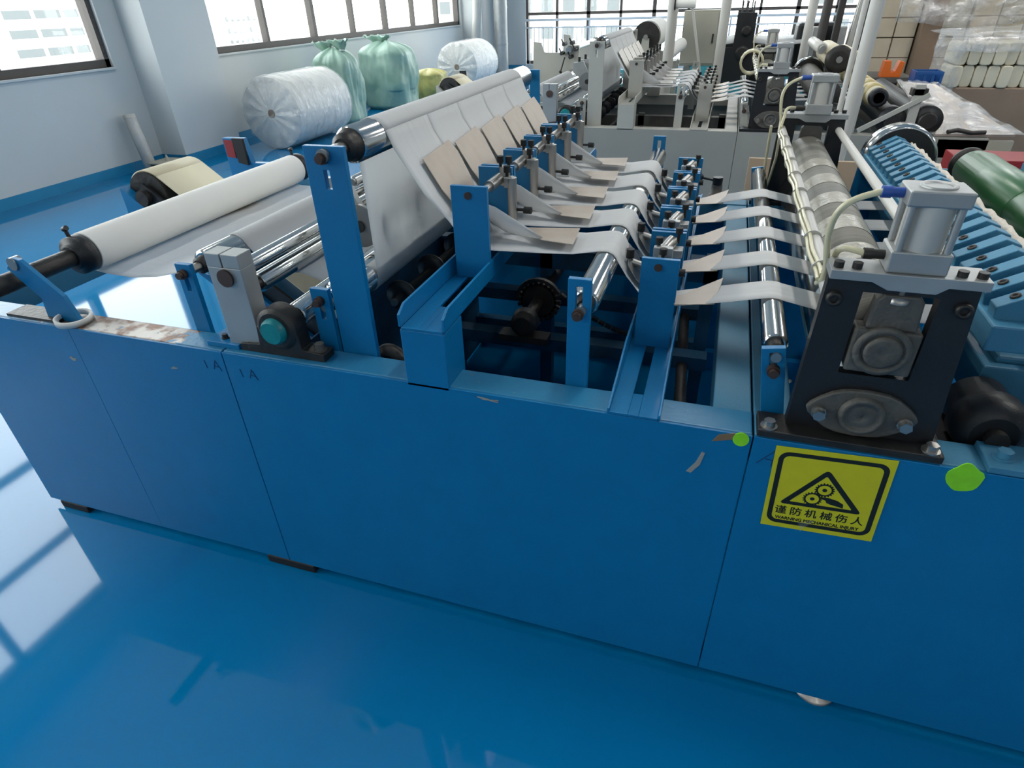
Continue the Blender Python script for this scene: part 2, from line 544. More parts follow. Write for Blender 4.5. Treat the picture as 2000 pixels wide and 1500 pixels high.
# ------------------------------------------------------------------ outside: pale blocks across the street
g = B(-260, 260, -120, 300, -30.2, -30).build('ground', 'ground_far'); struct(g)
def building(name, label, x0, x1, y0, y1, z0, z1, faces, storey=3.2, win=(1.3, 1.5), gap=.9):
    r = empty(name, (0, 0, 0)); tag(r, label, 'building')
    B(x0, x1, y0, y1, z0, z1).build('walls', 'building_pale', r)
    B(x0 - .3, x1 + .3, y0 - .3, y1 + .3, z1, z1 + .4).build('roof_parapet', 'building_pale', r)
    first = {}
    for fc in faces:
        a, b = (y0, y1) if fc == 'x' else (x0, x1)
        n = int((b - a - gap) / (win[0] + gap))
        zz = z0 + 1.0
        while zz + win[1] < z1:
            for i in range(n):
                u0 = a + gap + i * (win[0] + gap)
                if fc not in first:
                    mb = B(-.05, .06, 0, win[0], 0, win[1]) if fc == 'x' else B(0, win[0], -.06, .05, 0, win[1])
                    o = mb.build('window', 'building_glass', r); first[fc] = o
                else:
                    o = first[fc].copy(); col.objects.link(o)
                o.location = (x1, u0, zz) if fc == 'x' else (u0, y0, zz)
            zz += storey
    return r
building('office_block', 'white block with rows of wide ribbon windows across the street', -125, -110, 79, 101, -30, 10, 'x', 2.7, (4.6, 1.2), .8)
building('office_block', 'pale distant block dotted with small square windows', -122, -110, 129, 143, -30, 1.6, 'x', 2.3, (.9, 1.0), 1.0)
building('low_shed', 'low pale shed with a long flat roof beyond the window', -108, -92, 112, 134, -30, -6, 'x', 3.2, (2.2, 1.2), 1.2)
building('apartment_block', 'broad pale apartment block seen through the end glazing', -42, -12, 92, 104, -30, 4, 'y', 3.2, (1.6, 1.5), 1.4)
building('apartment_block', 'tall pale tower seen through the end glazing', 8, 22, 100, 112, -30, 14, 'y', 3.2, (1.6, 1.5), 1.4)
# ------------------------------------------------------------------ the folding machines
T = .81            # height of the frame rails
D = 1.685          # machine depth
LANE, Y0L = .206, .305

def slot_post(x0, x1, y0, y1, z0, z1, sx0, sx1, sz0, sz1):
    xs, zs = (x0, sx0, sx1, x1), (z0, sz0, sz1, z1)
    v = [(x, y, z) for y in (y0, y1) for z in zs for x in xs]
    f = []
    for j in range(3):
        for i in range(3):
            if i == 1 and j == 1: continue
            a = j * 4 + i
            f.append((a, a + 1, a + 5, a + 4)); f.append((a + 16, a + 20, a + 21, a + 17))
    ring = [0, 1, 2, 3, 7, 11, 15, 14, 13, 12, 8, 4]
    for a, b in zip(ring, ring[1:] + ring[:1]): f.append((b, a, a + 16, b + 16))
    hole = [5, 6, 10, 9]
    for a, b in zip(hole, hole[1:] + hole[:1]): f.append((a, b, b + 16, a + 16))
    return MB().add(v, f)

def roller(x, z, r, y0, y1, m, parent, shaft=.012, s0=.0, s1=.0, name='roller', collar=True):
    """roller along Y with stub shafts reaching out to s0 / s1"""
    o = MB().lathe((x, y0, z), (0, 1, 0), [(0, r * .8), (.004, r), (y1 - y0 - .004, r), (y1 - y0, r * .8)], 36).build(name, m, parent)
    MB().cyl((x, s0, z), (x, y0 + .004, z), shaft, n=16).build('shaft', 'steel', o)
    MB().cyl((x, y1 - .004, z), (x, s1, z), shaft, n=16).build('shaft', 'steel', o)
    if collar:
        MB().lathe((x, y0 - .022, z), (0, 1, 0), [(0, r * .45), (.003, r * .62), (.018, r * .62), (.024, r * .7)], 24).build('collar', 'dark_steel', o)
    return o

def former_board(pts, nrm, m, parent, name='former_board'):
    return MB().slab(pts, nrm).build(name, m, parent, bevel=.001)

def machine(X0, Yo, kind):
    blue = kind == 'blue'
    P = 'blue_paint' if blue else 'grey_paint'
    PP = 'blue_paint' if blue else 'grey_panel'
    G = 'blue_inner_shade' if blue else 'grey_inner_shade'
    RAIL = 'glare_rust_rail' if blue else 'grey_paint'
    XE = 1.75 if blue else 1.5     # outfeed end
    XL = -2.18 if blue else -2.1
    r = empty('folding_machine' if blue else 'folding_machine', (X0, Yo, 0))
    tag(r, 'blue painted paper folding machine with five lanes and a yellow warning sign on its side' if blue else
        'pale grey paper folding machine standing behind the blue one', 'machine', 'paper folding machines')
    # --- side panels
    xs = [XL, -1.655, -1.133, .15, .95, XE]
    for a, b in zip(xs[:-1], xs[1:]):
        B(a + (.0005 if a == -1.655 else .0015), b - (.0005 if b == -1.655 else .0015), 0, .006, .03, T - .002).build('side_panel', PP, r, bevel=.0006 if -1.655 in (a, b) else .001)
        if a > -1.2:
            B(a + .0015, b - .0015, D - .006, D, .03, T - .002).build('side_panel', PP, r)
    # --- rails
    for a, b in ((XL, -1.133), (-1.133, .15), (.15, XE)):
        B(a + .002, b - .002, .006, .085, T - .08, T).build('frame_rail', RAIL if blue and b < .2 else P if not blue else 'blue_dull', r, bevel=.003)
        B(a + .002, b - .002, D - .085, D - .006, T - .08, T).build('frame_rail', 'blue_dull' if blue else P, r, bevel=.003)
    for x0, x1 in ((XL + .006, XL + .08), (-1.17, -1.09), (.07, .148), (.152, .23), (.93, 1.0)):
        low = -1.2 < x0 < -1.1
        B(x0, x1, .085, D - .085, .1 if low else T - .085, .18 if low else T - .004).build('cross_beam', 'blue_dull' if blue else P, r, bevel=.003)
    # --- inner frame, its paint darkened to stand in for interior shade
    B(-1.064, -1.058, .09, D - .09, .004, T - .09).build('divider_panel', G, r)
    for y in (.03, D - .07):
        B(XL + .12, XE - .05, y, y + .04, .003, .1).build('gap_light_block', P, r)  # added strip that blocks light under the panels, keeping the floor gap dark
    MB().cyl((XL - .001, .04, .17), (XL - .03, .04, .17), .022, n=16).cyl((XL - .03, .04, .17), (XL - .05, .04, .17), .014, n=12).build('jacking_bolt', 'dark_steel', r)
    for y, z in ((.9, .46), (1.3, .46)):
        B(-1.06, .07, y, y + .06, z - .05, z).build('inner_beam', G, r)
    for x in (-1.05, -.62, 0.02):
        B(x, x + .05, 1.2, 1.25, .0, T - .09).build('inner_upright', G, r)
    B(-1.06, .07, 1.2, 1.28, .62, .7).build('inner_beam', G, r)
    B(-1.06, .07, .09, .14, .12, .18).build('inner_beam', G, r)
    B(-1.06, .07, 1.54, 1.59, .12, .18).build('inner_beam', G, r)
    # dirty drive shaft, bearing, sprocket and chain
    sh = MB().cyl((-.57, .8, .57), (-.57, 1.55, .57), .022, n=16).build('drive_shaft', 'dark_steel', r)
    MB().lathe((-.57, .78, .57), (0, 1, 0), [(0, .03), (.004, .045), (.05, .05), (.055, .03)], 24).build('bearing', 'dark_steel', sh)
    B(-.66, -.48, .78, .84, .5, .525).build('bearing_foot', 'dark_steel', sh)
    sp = MB(); n = 22
    for i in range(n):
        a = 2 * PI * i / n
        sp.obox((-.57 + .074 * math.cos(a), 1.0, .57 + .074 * math.sin(a)), (.012 * math.cos(a), 0, .012 * math.sin(a)), (0, .008, 0), (-.006 * math.sin(a), 0, .006 * math.cos(a)))
    sp.cyl((-.57, .992, .57), (-.57, 1.008, .57), .07, n=32)
    sp.build('sprocket', 'dark_steel', sh)
    ch0 = MB().box(-.012, .012, -.009, .009, -.006, .006).build('chain_link', 'dark_steel', r)
    path = [(-.57 + .084 * math.cos(a), .57 + .084 * math.sin(a)) for a in [PI * .95 - i * .22 for i in range(12)]]
    q = path[-1]
    path += [(q[0] + (.35) * i / 14, q[1] - .16 * i / 14 - .03 * math.sin(PI * i / 14)) for i in range(1, 15)]
    for i, (x, z) in enumerate(path):
        o = ch0 if i == 0 else dup(ch0, (0, 0, 0), r)
        o.location = (x, 1.0, z)
        q = path[min(i + 1, len(path) - 1)]; p_ = path[max(i - 1, 0)]
        o.rotation_euler = (0, -math.atan2(q[1] - p_[1], q[0] - p_[0]), 0)
    MB().cyl((.02, .3, .42), (-.04, 1.5, .42), .02, n=14).build('drive_shaft', 'dark_steel', r)
    MB().lathe((-.74, .14, .75), (0, 1, 0), [(0, .03), (.01, .05), (.03, .05), (.04, .03)], 24).build('idler_pulley', 'dark_steel', r)
    MB().cyl((-.72, .16, .75), (-.6, .9, .84), .011, n=12).build('tension_rod', 'dark_steel', r)
    MB().cyl((-.2, .3, .58), (.06, .3, .58), .014, n=14).build('air_pipe', 'cream_rubber', r)
    # --- feet
    for x0, x1 in ((-2.13, -2.0), (-1.22, -1.04)):
        B(x0, x1, -.004, .1, 0, .031).build('foot_pad', 'black_rubber', r, bevel=.004)
        B(x0, x1, D - .1, D + .004, 0, .031).build('foot_pad', 'black_rubber', r, bevel=.004)
    for y in (.05, D - .05):
        MB().lathe((.445, y, 0), (0, 0, 1), [(0, .052), (.008, .05), (.016, .02), (.034, .014)], 24).build('levelling_foot', 'steel', r)
        MB().lathe((1.4, y, 0), (0, 0, 1), [(0, .052), (.008, .05), (.016, .02), (.034, .014)], 24).build('levelling_foot', 'steel', r)

    # --- posts that carry the rollers, mirrored on the far rail
    def post(name, x0, x1, z1, slot, bz, tilt=0.):
        for k in (0, 1):
            ya, yb = (.086, .1) if k == 0 else (D - .1, D - .086)
            sx = (x0 + x1) / 2
            z0 = T - .11
            h = slot_post(x0, x1, ya, yb, z0, z1, sx - .007, sx + .007, slot[0], slot[1]).build(name, P, r, bevel=.0012)
            out = -1 if k == 0 else 1
            yy = ya if k == 0 else yb
            b = MB().cyl((sx, yy + .002, bz), (sx, yy + out * .012, bz), .0125, n=20).cyl((sx, yy + out * .01, bz), (sx, yy + out * .022, bz), .009, n=16).build('bolt', 'rust_bolt', h)
            if tilt:
                mtx = Matrix.Translation((sx, 0, T - .02)) @ Matrix.Rotation(tilt, 4, 'Y') @ Matrix.Translation((-sx, 0, -(T - .02)))
                h.data.transform(mtx); b.data.transform(mtx)
    post('tall_post', -.826, -.73, 1.303, (1.215, 1.255), 1.28)
    post('roller_post', -1.285, -1.237, 1.0, (.925, .965), .975)
    post('roller_post', -1.17, -1.115, .945, (.865, .9), .91)
    post('roller_post', -.888, -.838, .975, (.895, .93), .945)
    post('roller_post', -.252, -.203, 1.066, (1.0, 1.05), .99)
    post('roller_post', .168, .212, .965, (.925, .955), .918, -.17)
    for k in (0, 1):
        B(-1.19, -1.09, .02 if k == 0 else D - .1, .1 if k == 0 else D - .02, T, T + .014).build('post_foot', P, r, bevel=.0015)
        bolt((-1.15, .045 if k == 0 else D - .045, T + .014), (0, 0, 1), .007, .012, 'dark_steel', r)
    # --- aluminium clamp arms holding the fixed bars
    for ya in (.03, D - .08):
        m = MB().box(-1.12, -1.025, ya, ya + .05, T, 1.03).box(-1.12, -1.077, ya, ya + .05, 1.03, 1.064).box(-1.073, -1.025, ya, ya + .05, 1.03, 1.064)
        a = m.build('clamp_arm', 'aluminium', r, bevel=.0015)
        MB().cyl((-1.073, ya - .006, 1.005), (-1.073, ya + .056, 1.005), .022, n=24).build('pin', 'rust_bolt', a)
    # --- infeed rollers
    roller(-1.26, .975, .036, .16, 1.52, 'chrome', r, .012, .09, D - .09)
    roller(-1.073, 1.005, .021, .1, 1.58, 'chrome', r, .015, .05, D - .05, name='bar', collar=False)
    roller(-1.085, .945, .026, .14, 1.54, 'chrome', r, .012, .09, D - .09)
    roller(-.96, .885, .032, .1, 1.58, 'chrome', r, .02, .04, D - .04)
    roller(-.863, .945, .016, .12, 1.56, 'chrome', r, .009, .09, D - .09)
    roller(-.86, .925, .042, .15, 1.53, 'chrome', r, .012, .09, D - .09)
    # --- pillow blocks of the driven roller
    for k in (0, 1):
        yc = .045 if k == 0 else D - .045
        s = -1 if k == 0 else 1
        pb = MB().prism([(-1.085, T), (-.84, T), (-.84, T + .02), (-.9, T + .026), (-.905, .885), (-1.02, .885), (-1.025, T + .026), (-1.085, T + .02)], 'y', yc - .022, yc + .022)
        pb.lathe((-.96, yc - .028, .885), (0, 1, 0), [(0, .045), (.006, .056), (.05, .056), (.056, .045)], 32)
        pbo = pb.build('pillow_block', 'dark_steel', r, bevel=.002)
        MB().lathe((-.96, yc + s * .026, .885), (0, s, 0), [(0, .034), (.012, .033), (.02, .028)], 28).build('bearing_cap', 'teal_cap', pbo)
        bolt((-1.06, yc, T + .02), (0, 0, 1), .012, .02, 'cast_grey', pbo); bolt((-.862, yc, T + .02), (0, 0, 1), .012, .02, 'cast_grey', pbo)
    # --- slitting: carrier bar, arms with discs above, dark counter discs below
    roller(-.955, 1.13, .014, .46, 1.56, 'chrome', r, .01, .45, D - .09, name='carrier_bar', collar=False)
    roller(-.985, 1.085, .014, .46, 1.56, 'chrome', r, .01, .45, D - .09, name='carrier_bar', collar=False)
    B(-1.02, -.93, D - .1, D - .088, T, 1.16).build('carrier_plate', P, r)
    roller(-.79, .85, .012, .31, 1.56, 'dark_steel', r, .01, .3, D - .09, name='knife_shaft', collar=False)
    y = Y0L + .02
    arm = MB().slab([(-.99, y + .03, 1.16), (-.92, y + .03, 1.17), (-.865, y + .03, 1.06), (-.885, y + .03, 1.03), (-.99, y + .03, 1.1)], (0, .022, 0)).build('slitter_arm', 'aluminium', r, bevel=.001)
    MB().cyl((-.885, y + .018, 1.045), (-.885, y + .03, 1.045), .058, n=36).build('disc', 'steel', arm)
    MB().cyl((-.885, y + .012, 1.045), (-.885, y + .02, 1.045), .016, n=20).build('hub', 'dark_steel', arm)
    MB().cyl((-.95, y + .041, 1.165), (-.95, y + .041, 1.195), .009, n=12).build('knob', 'black_rubber', arm)
    kd = MB().lathe((-.79, y + .02, .85), (0, 1, 0), [(0, .02), (.002, .046), (.01, .046), (.012, .024), (.03, .022), (.031, .012)], 32).build('knife_disc', 'black_plate', r)
    for i in range(1, 6):
        dup(arm, (0, LANE * i, 0), r); dup(kd, (0, LANE * i, 0), r)
    # --- top roller
    tr = roller(-.775, 1.285, .04, .19, 1.5, 'chrome', r, .014, .075, D - .075, name='top_roller')
    MB().lathe((-.775, .155, 1.285), (0, 1, 0), [(0, .02), (.008, .03), (.03, .03), (.036, .036)], 24).build('collar', 'dark_steel', tr)
    # --- first former row: pedestal, channel, plates
    for k in (0, 1):
        ya, yb = (0, .1) if k == 0 else (D - .1, D)
        B(-.607, -.501, ya, yb, T - .01, .945).build('pedestal', P, r, bevel=.002)
    ch = MB().box(-.603, -.562, 0, D, .945, .951).box(-.546, -.505, 0, D, .945, .951).box(-.562, -.546, 0, .12, .945, .951).box(-.562, -.546, D - .12, D, .945, .951)
    ch.prism([(.0, .951), (D, .951), (D, .98), (D - .03, .996), (.03, .996), (0, .98)], 'x', -.609, -.603).prism([(.0, .951), (D, .951), (D, .98), (D - .03, .996), (.03, .996), (0, .98)], 'x', -.505, -.499)
    ch.build('channel', P, r, bevel=.001)
    ch = MB().box(-.137, -.098, -.002, D + .002, T, T + .006).box(-.076, -.037, -.002, D + .002, T, T + .006).box(-.098, -.076, -.002, .08, T, T + .006).box(-.098, -.076, D - .08, D, T, T + .006)
    pr = [(0, T), (D, T), (D, T + .012), (D - .22, T + .055), (.22, T + .055), (0, T + .012)]
    ch.prism(pr, 'x', -.142, -.137).prism(pr, 'x', -.037, -.032)
    ch.build('channel', P, r, bevel=.001)
    for i in range(6):
        yl = Y0L + LANE * i
        offs = (0,) if i in (0, 5) else (-.014, .008)
        for o_ in offs:
            B(-.592, -.5, yl + o_ - .006, yl + o_ + .006, .951, 1.18).build('former_plate', P, r, bevel=.001)
            B(-.129, -.043, yl + o_ - .006, yl + o_ + .006, T + .006, 1.042).build('former_plate', P, r, bevel=.001)
    for k in (0, 1):
        yl = Y0L - .006 if k == 0 else Y0L + LANE * 5 + .006
        s = -1 if k == 0 else 1
        MB().cyl((-.548, yl, 1.158), (-.548, yl + s * .003, 1.158), .009, n=18).build('rod_end', 'rust_bolt', r)
        MB().cyl((-.09, yl, 1.022), (-.09, yl + s * .003, 1.022), .009, n=18).build('rod_end', 'rust_bolt', r)
    # --- one lane of hardware, repeated for five lanes
    y0 = Y0L
    lane = []
    def L_(o): lane.append(o); return o
    # first fold: tan board lying on the web, cross rod, clamps, upright tube, flat tongue
    def inc(z, off=.004):   # the inclined web plane of the first fold
        return -.736 + .145 * (1.285 - z) / .22 + off
    pts = [(inc(z) + .006, y0 + yy, z + .004) for yy, z in ((.046, 1.22), (.228, 1.23), (.238, 1.2), (.222, 1.14), (.17, 1.05), (.15, 1.0), (.085, 1.0), (.042, 1.15))]
    L_(former_board(pts, (.0022, 0, .0015), 'tan_sheet' if blue else 'bright_sheet', r))
    rod = L_(MB().cyl((-.525, y0 + .006, 1.158), (-.525, y0 + LANE - .006, 1.158), .009, n=16).build('cross_rod', 'steel', r))
    MB().cyl((-.525, y0 + .08, 1.158), (-.525, y0 + .17, 1.158), .014, n=20).build('sleeve', 'steel', rod)
    MB().cyl((-.515, y0 + .176, 1.14), (-.515, y0 + .176, 1.186), .014, n=18).build('clamp', 'steel', rod)
    B(-.508, -.484, y0 + .14, y0 + .162, 1.14, 1.168).build('clamp', 'steel', rod, bevel=.003)
    for x, yy, z in ((-.525, .172, 1.186), (-.505, .18, 1.184), (-.5, .148, 1.168)):
        MB().cyl((x, y0 + yy, z - .004), (x, y0 + yy, z + .012), .004, n=10).cyl((x, y0 + yy, z + .01), (x, y0 + yy, z + .026), .0085, n=14).build('knob', 'black_rubber', rod)
    tb = L_(MB().cyl((-.488, y0 + .15, 1.03), (-.488, y0 + .15, 1.165), .0125, n=20).build('guide_tube', 'steel', r))
    MB().cyl((-.478, y0 + .15, 1.085), (-.45, y0 + .148, 1.085), .004, n=10).cyl((-.456, y0 + .148, 1.085), (-.436, y0 + .147, 1.085), .009, n=14).build('knob', 'black_rubber', tb)
    tg = [(-.47, y0 + .15, 1.036), (-.385, y0 + .068, 1.036), (-.303, y0 + .052, 1.037), (-.31, y0 + .168, 1.04)]
    L_(former_board(tg, (0, 0, .002), 'tan_sheet' if blue else 'bright_sheet', r, 'tongue_plate'))
    # second fold
    def inc2(z): return -.172 + .062 * (1.0 - z) / .075
    pts = [(inc2(z), y0 + yy, z) for yy, z in ((.06, .995), (.165, 1.012), (.17, .985), (.14, .94), (.06, .932), (.045, .965))]
    L_(former_board(pts, (.0016, 0, .0012), 'steel', r))
    rd = L_(MB().cyl((-.09, y0 + .006, 1.022), (-.09, y0 + LANE - .006, 1.022), .009, n=16).build('cross_rod', 'steel', r))
    MB().cyl((-.092, y0 + .075, 1.028), (-.075, y0 + .15, 1.032), .016, n=6).build('hex_sleeve', 'steel', rd)
    B(-.11, -.065, y0 + .06, y0 + .078, 1.008, 1.045).build('clamp', 'aluminium', rd, bevel=.002)
    B(-.075, -.045, y0 + .12, y0 + .155, 1.0, 1.02).build('clamp', 'aluminium', rd, bevel=.002)
    for x, yy, z in ((-.1, .08, 1.046), (-.06, .165, 1.044), (-.085, .035, 1.035)):
        MB().cyl((x, y0 + yy, z - .02), (x, y0 + yy, z + .006), .004, n=10).cyl((x, y0 + yy, z + .004), (x, y0 + yy, z + .018), .009, n=14).build('knob', 'black_rubber', rd)
    cl = L_(MB().cyl((-.165, y0 + .1, .99), (-.13, y0 + .09, .985), .008, n=12).build('guide_rod', 'steel', r))
    MB().cyl((-.168, y0 + .1, 1.0), (-.168, y0 + .1, 1.022), .01, n=14).build('knob', 'black_rubber', cl)
    tg = [(-.045, y0 - .012, .936), (.045, y0 + .0, .942), (.06, y0 + .14, .952), (-.045, y0 + .022, .94)]
    L_(former_board(tg, (0, 0, .0018), 'bright_sheet', r, 'tongue_plate'))
    bt = L_(MB().cyl((-.046, y0 + .03, 1.0), (-.03, y0 + .03, 1.0), .009, n=14).build('knob', 'black_rubber', r))
    for i in range(1, 5):
        for o in lane:
            dup(o, (0, LANE * i, 0), r)
    # --- guide rollers
    roller(-.222, .997, .03, .125, 1.56, 'chrome', r, .011, .08, D - .08)
    roller(.168, .945, .025, .135, 1.55, 'chrome', r, .01, .08, D - .08)

    # --- calender: black end plates, rollers, air cylinders
    for k in (0, 1):
        s = 1 if k == 0 else -1
        yc = .05 if k == 0 else D - .05
        ya, yb = yc - .012, yc + .012
        pl = MB().prism([(.206, T), (.46, T), (.437, 1.145), (.212, 1.145), ], 'y', ya, yb) if False else MB()
        pl.prism([(.206, T), (.27, T), (.27, 1.14), (.212, 1.14)], 'y', ya, yb)
        pl.prism([(.385, T), (.462, T), (.437, 1.14), (.385, 1.14)], 'y', ya, yb)
        pl.box(.27, .385, ya, yb, T, .955).box(.27, .385, ya, yb, 1.115, 1.14)
        ep = pl.build('end_plate', 'black_plate', r)
        B(.155, .475, yc - .048 if k == 0 else yc - .02, yc + .02 if k == 0 else yc + .048, T, T + .016).build('base_bar', 'black_plate' if not blue else 'dark_steel', ep, bevel=.002)
        for x in (.175, .455):
            MB().cyl((x, yc - s * .032, T + .016), (x, yc - s * .032, T + .019), .016, n=20).cyl((x, yc - s * .032, T + .019), (x, yc - s * .032, T + .031), .011, n=6).build('bolt', 'steel', ep)
        # cap bar with a dipped middle
        cb = MB().prism([(.21, 1.14), (.275, 1.14), (.3, 1.128), (.37, 1.128), (.385, 1.14), (.442, 1.14), (.442, 1.156), (.21, 1.156)], 'y', yc - .03, yc + .035).build('cap_bar', 'aluminium', ep, bevel=.001)
        for x in (.222, .25, .402, .43):
            MB().cyl((x, yc - s * .012, 1.156), (x, yc - s * .012, 1.166), .008, n=14).build('cap_screw', 'dark_steel', cb)
        for x in (.228, .422):
            MB().lathe((x, yc - s * .012, 1.1), (0, -s, 0), [(0, .013), (.01, .013), (.012, .007), (.006, .006)], 20).build('bolt', 'dark_steel', ep)
        # sliding bearing block
        bb = MB().box(.275, .38, yc - .02, yc + .02, .965, 1.05).prism([(.29, 1.05), (.37, 1.05), (.366, 1.105), (.356, 1.115), (.304, 1.115), (.294, 1.105)], 'y', yc - .016, yc + .016)
        bo = bb.build('bearing_block', 'cast_grey', ep, bevel=.004)
        MB().lathe((.325, yc - s * .016, 1.012), (0, -s, 0), [(0, .046), (.01, .046), (.012, .036), (.006, .034), (.006, .03), (.014, .03), (.016, .024), (.012, .004)], 32).build('bearing', 'cast_grey', ep)
        MB().lathe((.328, yc - s * .004, 1.1), (0, 0, 1), [(0, .018), (.01, .018), (.012, .009), (.04, .009)], 20).build('piston_rod', 'steel', ep)
        # oval flange bearing
        n = 28; oval = []
        for i in range(n):
            a = 2 * PI * i / n
            c_, s_ = math.cos(a), math.sin(a)
            rr = .05 + .045 * abs(c_) ** 3
            oval.append((.327 + rr * c_, .877 + rr * s_ * (1.0 - .55 * abs(c_) ** 6)))
        fl = MB().prism(oval, 'y', yc - s * .012, yc - s * .024).build('flange', 'cast_grey', ep, bevel=.003)
        MB().lathe((.327, yc - s * .02, .877), (0, -s, 0), [(0, .04), (.014, .038), (.016, .03), (.01, .029), (.012, .022), (.014, .006), (.01, .002)], 32).build('bearing', 'cast_grey', ep)
        for x in (.255, .4):
            MB().cyl((x, yc - s * .022, .872), (x, yc - s * .03, .872), .013, n=20).cyl((x, yc - s * .03, .872), (x, yc - s * .042, .872), .0115, n=6).build('bolt', 'steel', ep)
        # air cylinder
        cy = yc + s * .012
        ac = MB().box(.29, .378, cy - .035, cy + .035, 1.156, 1.192)
        ac = ac.build('air_cylinder', 'aluminium', r, bevel=.003)
        MB().cyl((.334, cy, 1.19), (.334, cy, 1.265), .034, n=32).build('barrel', 'pipe_white', ac)
        for x in (.3, .368):
            for yy in (cy - .027, cy + .027):
                MB().cyl((x, yy, 1.19), (x, yy, 1.265), .006, n=10).build('tie_rod', 'aluminium', ac)
        MB().box(.29, .378, cy - .035, cy + .035, 1.263, 1.288).build('head', 'aluminium', ac, bevel=.003)
        MB().lathe((.334, cy, 1.288), (0, 0, 1), [(0, .026), (.003, .026), (.003, .021), (.001, .019)], 28).build('head_ring', 'aluminium', ac)
        for z in (1.276, 1.174):
            MB().cyl((.29, cy, z), (.272, cy, z), .008, n=14).cyl((.272, cy, z), (.258, cy, z), .0095, n=14).build('fitting', 'blue_fitting' if z > 1.2 else 'dark_steel', ac)
        def arc(p, q, up):
            return [Vector(p).lerp(Vector(q), t) + Vector(up) * math.sin(PI * t) * 1.0 - Vector((.0, 0, .0)) for t in [i / 16 for i in range(17)]]
        jx = .235
        MB().tube(arc((.26, cy, 1.276), (.213, cy + s * .02, 1.135), (-.032, 0, .028)) + [(.214, cy + s * .03, 1.11), (.212, cy + s * .06, 1.09)], .0055, 8).build('air_hose', 'hose', ac)
        MB().tube(arc((.26, cy, 1.174), (.222, cy + s * .03, 1.15), (-.012, 0, .012)) + [(.216, cy + s * .045, 1.12), (.213, cy + s * .06, 1.095)], .0055, 8).build('air_hose', 'hose', ac)
    rr_ = MB().lathe((.325, .075, 1.012), (0, 1, 0), [(0, .05), (.002, .068), (1.533, .068), (1.535, .05)], 48).build('rubber_roller', 'rubber_grey', r)
    for i in range(5):
        yy = Y0L + LANE * i + .0
        MB().cyl((.325, yy, 1.012), (.325, yy + .1, 1.012), .0692, n=48).build('taped_band', 'tape_band', rr_)
    roller(.325, .877, .066, .075, 1.61, 'chrome', r, .025, .06, D - .06, name='steel_roller', collar=False)
    tb = []
    for x in (.224, .422):
        t_ = MB().cyl((x, .06, 1.1), (x, D - .06, 1.1), .0135 if x < .3 else .012, n=20).build('tie_bar', 'pipe_white', r)
        tb.append(t_)
    hp = [(.2075 + .0015 * math.sin(i * 1.1), .1 + 1.4 * i / 40, 1.104 + .002 * math.cos(i * .7)) for i in range(41)]
    MB().tube(hp, .0045, 8).build('air_hose', 'hose', tb[0])
    MB().tube([(p[0] + .004, p[1], p[2] + .009) for p in hp], .004, 8).build('air_hose', 'hose', tb[0])
    for i in range(8):
        MB().lathe((.2195, .16 + .175 * i, 1.1025), (0, 1, 0), [(0, .0185), (.0025, .0185)], 20).build('cable_tie', 'pipe_white', tb[0])
    return r

BLUE = machine(0, 0, 'blue')
GREY = machine(-.045, 3.2, 'grey')
